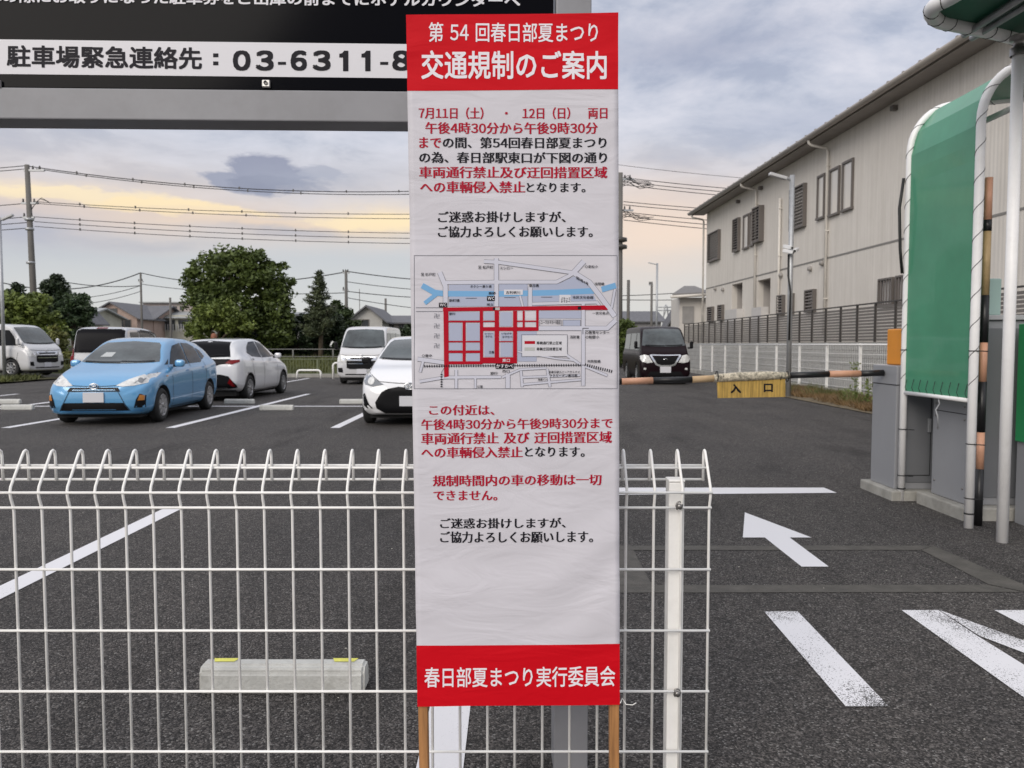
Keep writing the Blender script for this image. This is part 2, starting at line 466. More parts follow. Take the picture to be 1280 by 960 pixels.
def flat(pts, z=0.004):
    return [(p[0], p[1], z) for p in pts]
def marking(name, polys, m, z=0.004):
    g = MB()
    for poly in polys:
        g.add(flat(poly, z), [tuple(range(len(poly)))])
    o = obj(name, g, m, None, False, kind='structure')
    bm = bmesh.new(); bm.from_mesh(o.data)
    for f in bm.faces:
        if f.normal.z < 0: f.normal_flip()
    bm.to_mesh(o.data); bm.free()
    return o
def strip(x0, x1, y0, y1): return [(x0, y0), (x1, y0), (x1, y1), (x0, y1)]
bays = [-13.35, -10.72, -8.15, -5.50, -2.85, -0.23]
marking('parking_bay_lines', [strip(x - .075, x + .075, 12.3, 20.7) for x in bays] +
        [strip(-16.0, -5.57, 16.52, 16.67), strip(-5.42, -2.92, 16.52, 16.67), strip(-2.77, -0.305, 16.52, 16.67)] +
        [strip(-2.855, -2.705, 1.2, 6.28), strip(-0.305, -0.155, 0.9, 6.3), strip(-5.43, -5.28, 1.2, 6.28)] +
        [strip(x - .06, x + .06, 26.2, 30.2) for x in (-10.6, -8.0, -5.4)], M_white_line)
gp = lambda a, b: tuple(G(a, b)[:2])
marking('gate_stop_line', [[gp(770, 610), gp(1030, 610), gp(1046, 616.5), gp(770, 619)]], M_white_line)
marking('painted_arrow', [[gp(931, 641), gp(1014.5, 672.5), gp(987, 672.5), gp(1036, 709), gp(1002, 709), gp(956, 672.5), gp(928.5, 672.5)]], M_white_line)
marking('painted_stripe', [[gp(955, 765), gp(997, 765), gp(1111, 884), gp(1057, 884)]], M_worn_line)
marking('painted_letter_strokes', [[gp(1127, 763.5), gp(1173, 763.5), gp(1222, 796), gp(1280, 832), gp(1400, 905), gp(1340, 905), gp(1280, 873)],
                                    [gp(1174.5, 763.5), gp(1280, 801.7), gp(1420, 852), gp(1400, 862), gp(1280, 817), gp(1224, 795.5)],
                                    [gp(1243, 763.5), gp(1420, 763.5), gp(1420, 850), gp(1280, 783)],
                                    [gp(1275, 598), gp(1500, 598), gp(1500, 606), gp(1276, 606)],
                                    [gp(1275, 620), gp(1500, 620), gp(1500, 625), gp(1276, 625)]], M_worn_line)
marking('seam_sealing', [[gp(760, 682.5), gp(1165, 682.5), gp(1150, 688), gp(760, 688)],
                         [gp(1167, 682.5), gp(1200, 697), gp(1280, 731.5), gp(1280, 740), gp(1236, 731), gp(1152, 688.2)],
                         [gp(770, 732), gp(1235, 731.6), gp(1279, 740.5), gp(770, 741.5)],
                         [gp(770, 688.3), gp(792, 688.3), gp(815, 731.7), gp(770, 731.7)]], M_seam, 0.003)
# pale grit lying about on the asphalt
g = MB(); rnd = random.Random(3)
for k in range(520):
    x = rnd.uniform(-6, 6); y = rnd.uniform(1.8, 14); s = rnd.uniform(.002, .007); a = rnd.uniform(0, PI)
    c, d = math.cos(a), math.sin(a)
    g.add([(x + s * c, y + s * d, .002), (x - s * d * .6, y + s * c * .6, .002), (x - s * c, y - s * d, .002), (x + s * d * .6, y - s * c * .6, .002), (x, y, .002 + s * .6)],
          [(0, 1, 4), (1, 2, 4), (2, 3, 4), (3, 0, 4)])
obj('gravel', g, mat('pale_grit', (0.45, 0.43, 0.38), 0.9, var=.3, vscale=2), None, True, kind='stuff')

# lot edge, bank and soil strips
g = MB(); g.box(-45, 3.2, LOT_END, LOT_END + .15, -.01, .14, bev=.015)
struct('rear_kerb', g, M_kerb)
g = MB(); g.box(8.42, 8.72, -4, 58, -.01, .16)
struct('side_kerb', g, M_kerb)
def terrain(name, x0, x1, y0, y1, nx, ny, zf, m):
    vs = []; fs = []
    for j in range(ny + 1):
        for i in range(nx + 1):
            x = x0 + (x1 - x0) * i / nx; y = y0 + (y1 - y0) * j / ny
            vs.append((x, y, zf(x, y)))
    for j in range(ny):
        for i in range(nx):
            a = j * (nx + 1) + i; fs.append((a, a + 1, a + nx + 2, a + nx + 1))
    o = link(name, mesh_from(vs, fs, name, True), m, kind='structure'); return o
M_soil = mat('grassy_soil', (0.10, 0.095, 0.045), 0.95, var=.45, vscale=6, bump=.6, bscale=20)
terrain('grass_bank', -45, 3.2, LOT_END + .15, 46, 60, 30, lambda x, y: .05 + .45 * min(1, max(0, (y - 33.5) / 3)) + .05 * math.sin(x * 1.3 + y), M_soil)
terrain('verge', 6.9, 8.42, 13.2, 23, 12, 40, lambda x, y: .015 + .04 * (math.sin(x * 5) * math.sin(y * 3) + 1) * min(1, (x - 6.9) * 2), mat('verge_soil', (0.15, 0.12, 0.075), 0.95, var=.4, vscale=8, bump=.6, bscale=25))
terrain('planting_strip', -20, -17.2, 21.5, 30, 12, 30, lambda x, y: .06 + .03 * math.sin(x * 4) * math.sin(y * 3), M_soil)

# ------------------------------------------------------------------ notice banner
BY = 2.0
def solve_quad():
    TL, TR, BR, BL = (P(*p, BY) for p in ((510, 18), (774, 17), (777, 881), (523, 883)))
    return [Vector((p.x, p.z)) for p in (TL, TR, BR, BL)]
QTL, QTR, QBR, QBL = solve_quad()
BW = ((QTR - QTL).length + (QBR - QBL).length) / 2
BH = ((QTL - QBL).length + (QTR - QBR).length) / 2
roll = math.atan2(((QTL + QTR) / 2 - (QBL + QBR) / 2).x, ((QTL + QTR) / 2 - (QBL + QBR) / 2).y)
bc = (QBL + QBR) / 2
banner = thing('notice_banner', 'tall red and white traffic notice banner with a map on two wooden stakes', 'banner', (bc.x, BY, 0), 0)
banner.rotation_euler = (0, roll, 0)
bpy.context.view_layer.update()
z0 = bc.y                                          # sheet bottom above the ground (local z)
ux, uz = math.cos(roll), math.sin(roll)
def B(px, py):                                     # photograph pixel -> (u, v) on the banner sheet
    p = P(px, py, BY); d = Vector((p.x - bc.x, p.z))
    return (d.x * ux - d.y * uz, d.x * uz + d.y * ux)
vB = B(650, 882)[1]; vT = B(641, 17.5)[1]
def crease(u, v):                                  # soft waves and pulls of the printed sheet (metres towards the back)
    r = 0.0022 * math.sin(v * 7.1 + u * 3.0) * math.sin(u * 6 + 1)
    r += 0.0016 * math.sin((u * 0.6 + v) * 21 + 1.3 * math.sin(v * 5)) * (0.4 + 0.6 * abs(2 * u / BW))
    e = max(0, abs(u) / (BW / 2) - .8) * 5
    r += 0.0012 * e * math.sin(v * 38 + (2 if u > 0 else 0) + 2 * math.sin(v * 9))
    low = max(0, 1 - abs(v - vB - .34) / .30)
    r += 0.0024 * low * math.sin(-u * 15 + v * 32 + 2 * math.sin(u * 9 + 1))
    return r
def on_banner(uv, lift):
    return [(u, crease(u, v) - lift, v) for u, v in uv]
def sheet(name, v0, v1, m, u0=-BW / 2, u1=BW / 2, lift=0.0, nx=36):
    ny = max(2, int((v1 - v0) / BW * nx)); vs = []; fs = []
    for j in range(ny + 1):
        for i in range(nx + 1): vs.append((u0 + (u1 - u0) * i / nx, v0 + (v1 - v0) * j / ny))
    for j in range(ny):
        for i in range(nx):
            a = j * (nx + 1) + i; fs.append((a, a + 1, a + nx + 2, a + nx + 1))
    n = len(vs)
    V3 = on_banner(vs, lift)
    if lift == 0.0:                                # the sheet has a real thickness
        V3 = V3 + [(x, y + .0012, z) for x, y, z in V3]
        fs = fs + [tuple(i + n for i in reversed(f)) for f in fs]
        rim = [i for i in range(nx + 1)] + [j * (nx + 1) + nx for j in range(1, ny + 1)] + [ny * (nx + 1) + i for i in range(nx - 1, -1, -1)] + [j * (nx + 1) for j in range(ny - 1, 0, -1)]
        for a, b in zip(rim, rim[1:] + rim[:1]): fs.append((b, a, a + n, b + n))
    o = link(name, mesh_from(V3, fs, name, True), m, banner); return o
def sheet_mat(name, color, rough):
    m = mat(name, color, rough, var=.015, vscale=2, spec=.15)
    nt = m.node_tree; b = nt.nodes['Principled BSDF']; t = nt.nodes.new('ShaderNodeTexCoord')
    mp = nt.nodes.new('ShaderNodeMapping'); mp.inputs['Rotation'].default_value = (0, .75, 0); mp.inputs['Scale'].default_value = (4, 1, 12)
    nt.links.new(t.outputs['Object'], mp.inputs[0])
    n = nt.nodes.new('ShaderNodeTexNoise'); n.inputs['Scale'].default_value = 1; n.inputs['Detail'].default_value = 3; n.inputs['Distortion'].default_value = 1.2
    nt.links.new(mp.outputs[0], n.inputs['Vector'])
    bp = nt.nodes.new('ShaderNodeBump'); bp.inputs['Strength'].default_value = .45; bp.inputs['Distance'].default_value = .01
    nt.links.new(n.outputs[0], bp.inputs['Height']); nt.links.new(bp.outputs[0], b.inputs['Normal'])
    return m
M_sheet = sheet_mat('banner_white', (0.64, 0.62, 0.66), 0.55)
M_red = sheet_mat('banner_red', (0.60, 0.002, 0.010), 0.6)
M_ink_red = mat('ink_red', (0.42, 0.008, 0.03), 0.5, spec=.12)
M_ink_map = mat('ink_map_red', (0.44, 0.006, 0.02), 0.5, spec=.12)
M_ink = mat('ink_black', (0.014, 0.013, 0.018), 0.5, spec=.12)
M_ink_white = mat('ink_white', (0.84, 0.80, 0.84), 0.5, spec=.12)
M_ink_blue = mat('ink_blue', (0.20, 0.42, 0.68), 0.5, spec=.12)
M_ink_grey = mat('ink_grey', (0.20, 0.20, 0.23), 0.5, spec=.12)
M_ink_pale = mat('ink_pale', (0.43, 0.46, 0.58), 0.5, spec=.12)
M_wood = mat('stake_wood', (0.36, 0.17, 0.06), 0.6, var=.35, vscale=5, stretch=(14, 14, .8), bump=.2, bscale=5)
vH = B(642, 112.5)[1]; vF = B(650, 806)[1]
sheet('banner_sheet', vB, vT, M_sheet)
sheet('header_band', vH, vT, M_red, lift=.0006)
sheet('footer_band', vB, vF, M_red, lift=.0006)
for sx_, px in ((-1, 527.5), (1, 771.5)):
    u = sx_ * (BW / 2 - .0135)
    k = MB().box(u - .0125, u + .0125, .006, .034, -.1, vT - .02, bev=.002)
    obj('stake', k, M_wood, banner)

def subdivide(uv, fs, size=.03):                   # keeps large printed areas following the creases
    bm = bmesh.new(); vs = [bm.verts.new((u, v, 0)) for u, v in uv]
    for f in fs:
        try: bm.faces.new([vs[i] for i in f])
        except ValueError: pass
    bmesh.ops.triangulate(bm, faces=bm.faces[:])
    for _ in range(6):
        long_ = [e for e in bm.edges if e.calc_length() > size]
        if not long_: break
        bmesh.ops.subdivide_edges(bm, edges=long_, cuts=1)
        bmesh.ops.triangulate(bm, faces=bm.faces[:])
    bm.verts.index_update()
    r = [tuple(v.co[:2]) for v in bm.verts], [tuple(v.index for v in f.verts) for f in bm.faces]
    bm.free(); return r
LIFT = [0.0012]
def print_line(s, x0, x1, y0, y1, m, bold=.0, fat=.0, skew=0.0, lift=None, name='lettering'):
    vs, fs = line_geo(s, bold, 2, fat)
    q = fit(vs, 0, 1, 0, 1)
    uv = []
    for a, b in q:
        uv.append(B(x0 + (x1 - x0) * a, y1 + (y0 - y1) * b + skew * a))
    L = LIFT[0] if lift is None else lift
    V3 = on_banner(uv, L)
    nc = 2 if fat > 0 else (5 if bold > 0 else 1); n = len(V3) // nc
    V3 = [(x, y - .00006 * (i // n), z) for i, (x, y, z) in enumerate(V3)]
    return link(name, mesh_from(V3, fs, name), m, banner)
GO = dict(bold=.012)
print_line('第 54 回春日部夏まつり', 536, 747.3, 28.3, 52.7, M_ink_white, .014)
print_line('交通規制のご案内', 526.7, 758.3, 63.3, 99, M_ink_white, .024)
MI = dict(bold=.0, fat=.034)
for s, x0, x1, y0, y1, m in (
    ('7月11日（土）　・　12日（日）　両日', 523.3, 759.3, 134, 148.7, M_ink_red),
    ('午後4時30分から午後9時30分', 531.7, 747.3, 152.7, 167.3, M_ink_red),
    ('まで', 524, 551.7, 171.8, 185.3, M_ink_red),
    ('の間、第54回春日部夏まつり', 553.3, 758.3, 171.3, 185.3, M_ink),
    ('の為、春日部駅東口が下図の通り', 524, 759, 190, 204, M_ink),
    ('車両通行禁止及び迂回措置区域', 524, 759.3, 208.3, 222.7, M_ink_red),
    ('への車輌侵入禁止', 525, 656.7, 226.7, 241.3, M_ink_red),
    ('となります。', 658, 732, 228.3, 240.3, M_ink),
    ('ご迷惑お掛けしますが、', 547.3, 707.3, 264.3, 278.3, M_ink),
    ('ご協力よろしくお願いします。', 547.3, 741, 282.7, 296.7, M_ink)):
    print_line(s, x0, x1, y0, y1, m, **MI)
for s, x0, x1, y0, y1, m, k in (
    ('この付近は、', 536.3, 618.3, 506, 519, M_ink_red, 0),
    ('午後4時30分から午後9時30分まで', 526.5, 766, 524, 537.5, M_ink_red, -2),
    ('車両通行禁止 及び 迂回措置区域', 526.5, 765, 541, 555.6, M_ink_red, -2),
    ('への車輌侵入禁止', 526.5, 653.5, 558.8, 572.7, M_ink_red, -.6),
    ('となります。', 656, 731, 558.5, 571, M_ink, 0),
    ('規制時間内の車の移動は一切', 541, 752, 594, 608, M_ink_red, -1.4),
    ('できません。', 541.7, 621.9, 613, 625.5, M_ink_red, 0),
    ('ご迷惑お掛けしますが、', 550, 707.4, 647.6, 660.6, M_ink, -.7),
    ('ご協力よろしくお願いします。', 550, 741.4, 664.2, 678.7, M_ink, -.7)):
    print_line(s, x0, x1, y0, y1, m, skew=k, **MI)
print_line('春日部夏まつり実行委員会', 530.6, 768.9, 834, 859.5, M_ink_white, .014, skew=-2)

# the printed map, drawn in the coordinates of a 1280 x 811 enlargement of it
def mp(x, y): return B(500 + x / 4.267, 310 + y / 4.267)
def polyline_strip(pts, w):
    pts = [Vector(p) for p in pts]; L, R = [], []
    for i, p in enumerate(pts):
        d1 = (p - pts[i - 1]).normalized() if i else (pts[1] - p).normalized()
        d2 = (pts[i + 1] - p).normalized() if i + 1 < len(pts) else d1
        t = (d1 + d2); t = t.normalized() if t.length > 1e-6 else d1
        k = w / 2 / max(.4, t.dot(d1)); n = Vector((-t.y, t.x)) * k
        L.append(p + n); R.append(p - n)
    return L, R
class Layer:
    def __init__(s, name, m, lift): s.name, s.m, s.lift, s.v, s.f = name, m, lift, [], []
    def poly(s, pts):
        k = len(s.v); s.v += [mp(*p) for p in pts]; s.f.append(tuple(range(k, k + len(pts))))
    def line(s, pts, w):
        L, R = polyline_strip(pts, w)
        for i in range(len(L) - 1): s.poly([L[i], R[i], R[i + 1], L[i + 1]])
    def rect(s, x0, y0, x1, y1): s.poly([(x0, y0), (x1, y0), (x1, y1), (x0, y1)])
    def frame(s, x0, y0, x1, y1, w=2.2):
        s.line([(x0, y0), (x1, y0)], w); s.line([(x1, y0), (x1, y1)], w); s.line([(x1, y1), (x0, y1)], w); s.line([(x0, y1), (x0, y0)], w)
    def dots(s, pts, w, step, ln):
        for (a, b) in zip(pts, pts[1:]):
            a, b = Vector(a), Vector(b); n = int((b - a).length / step); d = (b - a).normalized()
            for i in range(n):
                p = a + d * step * i; s.line([p, p + d * ln], w)
    def done(s):
        uv, fs = subdivide(s.v, s.f)
        return link(s.name, mesh_from(on_banner(uv, s.lift), fs, s.name), s.m, banner)
frame = Layer('map_frame', M_ink_grey, .0010)
frame.frame(76, 40, 1158, 750, 2.6); frame.done()
river = Layer('map_river', M_ink_blue, .0011)
river.line([(118, 200), (185, 238), (240, 244), (520, 245), (840, 238), (1050, 228)], 30); river.line([(1075, 222), (1150, 200)], 30); river.line([(132, 295), (195, 246)], 22)
river.done()
tint = Layer('map_water_tint', M_ink_pale, .00095)
tint.rect(262, 190, 505, 312); tint.rect(528, 190, 680, 312); tint.poly([(705, 190), (850, 190), (930, 150), (1010, 205), (1050, 290), (705, 312)])
tint.rect(740, 336, 968, 376); tint.rect(628, 445, 728, 605)
for r in ((262, 402, 330, 495), (356, 402, 428, 495), (262, 342, 425, 386), (262, 506, 330, 545), (356, 506, 428, 545), (262, 562, 330, 605), (356, 562, 428, 605), (448, 342, 502, 385), (534, 342, 598, 418), (450, 450, 502, 580), (536, 450, 600, 495), (536, 506, 600, 580), (870, 384, 962, 416)): tint.rect(*r)
tint.done()
roads_o = Layer('map_road_outline', M_ink_grey, .0013); roads = Layer('map_road', mat('ink_road', (0.60, 0.60, 0.68), .5), .0015)
RD = [([(212, 130), (243, 205), (243, 312)], 24), ([(243, 185), (505, 182), (835, 182), (900, 150), (930, 130)], 18), ([(448, 72), (520, 76), (920, 132)], 18),
      ([(514, 55), (514, 312)], 22), ([(980, 72), (925, 132), (1010, 185), (1070, 262), (1145, 365)], 26), ([(694, 205), (694, 312)], 20),
      ([(977, 290), (977, 430), (977, 735)], 18), ([(705, 298), (1050, 290), (1080, 330)], 14), ([(740, 428), (970, 428), (1105, 428), (1150, 385)], 22),
      ([(95, 592), (240, 612)], 20), ([(125, 600), (108, 662)], 12), ([(105, 712), (235, 690), (540, 688)], 14), ([(300, 650), (300, 748)], 14), ([(402, 690), (402, 748)], 10),
      ([(575, 670), (575, 748)], 22), ([(645, 655), (652, 740)], 12), ([(545, 690), (640, 648), (780, 640)], 10), ([(652, 690), (960, 678)], 10), ([(652, 728), (965, 702)], 10),
      ([(785, 645), (800, 740)], 12), ([(628, 552), (835, 590), (940, 600)], 8), ([(850, 545), (960, 620), (1105, 680)], 12), ([(640, 255), (655, 312)], 10), ([(1145, 220), (1128, 320)], 12)]
for p, w in RD: roads_o.line(p, w + 4); roads.line(p, w)
roads_o.frame(745, 384, 860, 416); roads_o.frame(868, 384, 962, 416); roads_o.line([(84, 318), (228, 318)], 2.5); roads_o.line([(84, 338), (228, 338)], 2.5)
roads_o.frame(648, 462, 893, 580)
roads_o.done(); roads.done()
red = Layer('map_closed_roads', M_ink_map, .0018)
red.poly([(230, 318), (1090, 306), (1110, 330), (730, 332), (258, 338), (230, 338)])
red.poly([(232, 338), (258, 338), (260, 685), (236, 690)])
for r in ((426, 336, 443, 612), (505, 336, 528, 600), (603, 336, 624, 612), (726, 332, 739, 440), (654, 336, 665, 424), (334, 396, 350, 612),
          (258, 388, 443, 397), (258, 496, 430, 503), (258, 547, 430, 560), (443, 422, 735, 442), (443, 388, 505, 395), (624, 387, 728, 394), (528, 497, 605, 502), (260, 604, 440, 620), (436, 583, 624, 615)): red.rect(*r)
red.rect(664, 496, 720, 512); red.done()
rail = Layer('map_railway', M_ink, .0021)
rail.line([(130, 630), (985, 624)], 2.5); rail.dots([(130, 630), (985, 624)], 14, 13, 4); rail.dots([(985, 622), (1145, 662)], 16, 12, 5); rail.line([(222, 742), (222, 662), (240, 634)], 2); rail.dots([(222, 742), (222, 655)], 11, 13, 5)
rail.rect(464, 256, 506, 282); rail.rect(208, 292, 252, 316); rail.rect(510, 615, 606, 643); rail.rect(495, 317, 508, 331); rail.rect(948, 312, 966, 328)
rail.line([(350, 268), (410, 268)], 2); rail.line([(556, 264), (616, 264)], 2); rail.line([(752, 262), (812, 262)], 2); rail.line([(1006, 428), (975, 428), (975, 460)], 3)
rail.done()
for nm_, q_ in (('map_legend_panel', (652, 466, 890, 577)), ('map_label_box', (555, 222, 655, 250)), ('map_label_box', (850, 250, 910, 300))):
    leg = Layer(nm_, mat('ink_legend', (0.68, 0.67, 0.71), .5), .0016); leg.rect(*q_); leg.done()
leg2 = Layer('map_detour_swatch', mat('ink_swatch', (0.48, 0.49, 0.47), .5), .0019); leg2.rect(664, 530, 720, 548); leg2.rect(508, 317, 532, 331); leg2.done()
for s, x0, x1, y0, y1, m in (('WC', 213, 247, 296, 312, M_ink_white), ('WC', 468, 502, 260, 278, M_ink_white), ('かすかべ', 514, 602, 619, 640, M_ink_white),
    ('至 杉戸町', 112, 190, 132, 150, M_ink), ('至 松戸町', 417, 497, 94, 112, M_ink), ('スシロー', 533, 602, 100, 115, M_ink), ('○幸松小', 986, 1055, 92, 108, M_ink),
    ('タクシー乗り場', 375, 488, 198, 213, M_ink), ('春日橋', 688, 740, 193, 209, M_ink), ('古利根川', 565, 640, 230, 245, M_ink), ('新町橋', 262, 318, 272, 288, M_ink), ('薬師', 472, 510, 234, 249, M_ink),
    ('浅間橋', 1036, 1088, 184, 200, M_ink), ('市民文化会館', 920, 1030, 256, 272, M_ink), ('銀行', 262, 296, 344, 358, M_ink), ('埋立', 462, 498, 295, 308, M_ink), ('ぷらっと', 858, 908, 262, 276, M_ink), ('かすかべ', 858, 908, 278, 292, M_ink),
    ('一宮交差点', 1025, 1112, 340, 355, M_ink), ('ユーワかすかべ南店', 750, 855, 386, 406, M_ink), ('消防署', 905, 956, 466, 483, M_ink), ('○教育センター', 990, 1115, 442, 460, M_ink), ('○粕壁小', 990, 1062, 466, 483, M_ink),
    ('車輌通行禁止区域', 728, 862, 498, 515, M_ink), ('車輌迂回措置区域', 728, 862, 530, 547, M_ink), ('交番', 474, 502, 548, 563, M_ink), ('東口', 546, 586, 590, 608, M_ink_white),
    ('西口', 546, 584, 650, 664, M_ink), ('銀行', 482, 520, 660, 676, M_ink), ('公園', 412, 440, 732, 746, M_ink), ('内牧陸橋', 1000, 1068, 596, 612, M_ink), ('○春中', 118, 170, 566, 582, M_ink),
    ('ロータリー', 452, 496, 452, 462, M_ink), ('ホテル', 456, 492, 466, 478, M_ink), ('いなげや', 542, 596, 450, 462, M_ink), ('かすかべ', 546, 598, 468, 480, M_ink),
    ('至春日部ユニーアクトナイ', 792, 958, 654, 668, M_ink), ('ララガーデン春日部', 797, 945, 672, 688, M_ink), ('東横イン', 736, 784, 696, 708, M_ink), ('国道4号', 940, 1004, 150, 166, M_ink)):
    vs, fs = text_geo(s, .01, 1)
    q = fit(vs, x0, x1, -y1, -y0)
    sk = 36 if s == '国道4号' else 0
    uv = [mp(a, -b + sk * (a - x0) / (x1 - x0)) for a, b in q]
    n_ = len(uv) // 5
    link('map_lettering', mesh_from([(x, y - .00004 * (i // n_), z) for i, (x, y, z) in enumerate(on_banner(uv, .0024))], fs, 'map_lettering'), m, banner)
for y in (362, 415, 468, 521):
    vs, fs = text_geo('卍', 0, 1); q = fit(vs, 182, 210, -y - 12, -y + 12)
    link('map_temple_mark', mesh_from(on_banner([mp(a, -b) for a, b in q], .0024), fs, 'mark'), M_ink_grey, banner)
# a white cord tied round the stake and the fence
ub, vb_ = B(781, 880)
k = MB().tube([(ub - .012, -.002, vb_ + .004), (ub - .004, .02, vb_ + .006), (ub + .004, .004, vb_ - .003), (ub + .02, -.002, vb_ - .002), (ub + .03, -.004, vb_ + .005)], .0012, 6)
obj('cord', k, M_white_metal, banner)

# ------------------------------------------------------------------ mesh fence in front of the camera
FY = 2.15
fence = thing('mesh_fence', 'white welded wire mesh fence with a folded top right behind the notice banner', 'fence', (0, FY, 0))
pr = [(.0, .0), (.0, .878), (-.003, .893), (-.011, .915), (-.015, .934), (-.010, .95), (.045, 1.030), (.053, 1.040), (.061, 1.043), (.068, 1.038), (.071, 1.025), (.072, .952)]
wire_me = MB().tube([(0, y, z) for y, z in pr], .0040, 8).mesh('vertical_wire')
xs0 = P(886, 700, FY).x; pitch = .0786
n_w = int((xs0 - P(-60, 700, FY).x) / pitch) + 1
for k in range(n_w):
    o = link('vertical_wire', wire_me, M_white_metal, fence, (xs0 - k * pitch, 0, 0))
    o.rotation_euler = (random.uniform(-.001, .001), random.uniform(-.0015, .0015), 0)
xl = xs0 - (n_w - 1) * pitch - .02
for (y, z) in [(.077, .996), (.030, .9965), (.077, .955), (-.018, .934)] + [(-.006, .889 - .1765 * i) for i in range(5)]:
    obj('horizontal_wire', MB().tube([(xl, y, z), (xs0 + .004, y, z)], .0038, 8), M_white_metal, fence)
px0 = P(843, 700, FY + .035).x
post = MB().box(px0 - .022, px0 + .022, .012, .062, -.02, .957, bev=.003)
post_o = obj('fence_post', post, M_white_metal, fence)
obj('post_cap', MB().box(px0 - .0235, px0 + .0235, .0105, .0635, .9575, .9655, bev=.003), M_white_metal, fence)
M_bolt = mat('bolt_steel', (.28, .27, .26), .4, .8)
for py in (632, 865):
    z = P(843, py, FY).z
    k = MB().lathe([(0, -.016), (.008, -.016), (.008, -.008), (.005, -.008), (.005, .012)], 10, Matrix.Translation((px0 + .003, .0, z)) @ Matrix.Rotation(-PI / 2, 4, 'X'))
    k.tube([(px0 + .003 + .009 * math.cos(a), -.008 , z + .013 * math.sin(a)) for a in [x * .5 for x in range(0, 9)]], .0022, 6)
    obj('hook_bolt', k, M_bolt, fence)
px1 = px0 - 2.0
obj('fence_post', MB().box(px1 - .022, px1 + .022, .012, .062, -.02, .957, bev=.003), M_white_metal, fence)

# ------------------------------------------------------------------ black car park sign
SY = 2.38
sign = thing('car_park_sign', 'large black hotel car park signboard on grey steel posts behind the banner', 'sign', (0, SY, 0))
yaw = math.atan(.030)
Mp = Matrix.Translation((P(714, 480, SY).x, 0, 0)) @ Matrix.Rotation(yaw, 4, 'Z')
def SP(px, py):                                    # photograph pixel -> (u, z) on the sign face
    d = ray(px, py); n = Vector((-math.sin(yaw), math.cos(yaw), 0)); o_ = Vector((P(714, 480, SY).x, SY, 0))
    t = (o_ - Vector((0, 0, CAM_H))).dot(n) / d.dot(n)
    p = Vector((0, 0, CAM_H)) + d * t
    return (p - o_).dot(Vector((math.cos(yaw), math.sin(yaw), 0))), p.z
sign.location = (P(714, 480, SY).x, SY, 0); sign.rotation_euler = (0, 0, yaw)
M_sign_grey = mat('grey_painted_steel', (.265, .265, .28), .5, var=.08, vscale=3, dirt=.25, dscale=5)
M_sign_black = mat('gloss_black_panel', (.003, .003, .0045), .12, spec=.05)
M_strip = mat('sign_white', (.70, .69, .72), .45)
zb = SP(400, 114)[1]; z1, z2 = SP(400, 154)[1], zb
uR = SP(692, 60)[0]; uL = SP(-700, 60)[0]
obj('sign_post', MB().box(-.052, .055, -.02, .09, -.02, 3.6, bev=.004), M_sign_grey, sign)
obj('sign_post', MB().box(uL - .11, uL - .003, -.02, .09, -.02, 3.6, bev=.004), M_sign_grey, sign)
obj('sign_beam', MB().box(uL, -.054, -.018, .088, z1, z2 - .003, bev=.004), M_sign_grey, sign)
obj('sign_panel', MB().box(uL, uR - .002, -.012, .03, z2, 3.45), M_sign_black, sign)
zs0, zs1 = SP(400, 98.5)[1], SP(400, 56)[1]
obj('white_strip', MB().box(uL + .01, uR - .02, -.0135, -.0121, zs0, zs1), M_strip, sign)
def sign_text(s, x0, x1, y0, y1, m, bold, name='lettering', y0b=None, y1b=None):
    vs, fs = line_geo(s, bold, 3) if s != '■' else text_geo(s, bold, 3)
    q = fit(vs, 0, 1, 0, 1)
    y0b = y0 if y0b is None else y0b; y1b = y1 if y1b is None else y1b
    V = []
    for a, b in q:
        yt = y0 + (y0b - y0) * a; yb = y1 + (y1b - y1) * a
        u, z = SP(x0 + (x1 - x0) * a, yb + (yt - yb) * b); V.append((u, -.0145 - .0001 * (len(V) // (len(q) // (5 if bold > 0 else 1))), z))
    link(name, mesh_from(V, fs, name), m, sign)
sign_text('車の際にお取りになった駐車券をご出庫の前までにホテルカウンターへ', -14, 650, -11, 6, M_strip, .035, y0b=-5, y1b=12)
sign_text('駐車場緊急連絡先', 12.3, 254.6, 58.5, 86, M_ink, .03, y0b=61.5, y1b=89)
for y in (69, 79): 
    sign_text('■', 268.5, 275, y, y + 4.6, M_ink, 0)
for s, x0, x1 in (('0', 293, 315), ('3', 321.3, 343.8), ('-', 349, 359), ('6', 364.7, 385), ('3', 392, 414.5), ('1', 425, 436.5), ('1', 452.5, 464), ('-', 476, 486), ('8', 491, 513.5)):
    if s == '-': sign_text('■', x0, x1, 79.5, 83, M_ink, 0)
    elif s == '1':
        V = [SP(a, b) for a, b in ((x1 - 6.6, 91), (x1, 91), (x1, 65.6), (x1 - 5.2, 65.6), (x1 - 7.5, 68.6), (x0 + .3, 69.6), (x0 + .3, 74), (x1 - 6.6, 74))]
        link('lettering', mesh_from([(u, -.0146, z) for u, z in V], [(0, 1, 2, 3, 4, 7), (4, 5, 6, 7)], 'lettering'), M_ink, sign)
    else: sign_text(s, x0, x1, 65.2, 90.5, M_ink, .05)
for px in (1, 335, 640):
    u, z = SP(px, 107)
    obj('panel_clip', MB().box(u - .012, u + .012, -.024, -.012, z - .012, z + .010, bev=.003), mat('clip_steel', (.6, .58, .55), .35, .7), sign)
    obj('clip_screw', MB().lathe([(0, 0), (.006, 0), (.006, .004)], 10, Matrix.Translation((u, -.024, z)) @ Matrix.Rotation(PI / 2, 4, 'X')), M_bolt, sign)
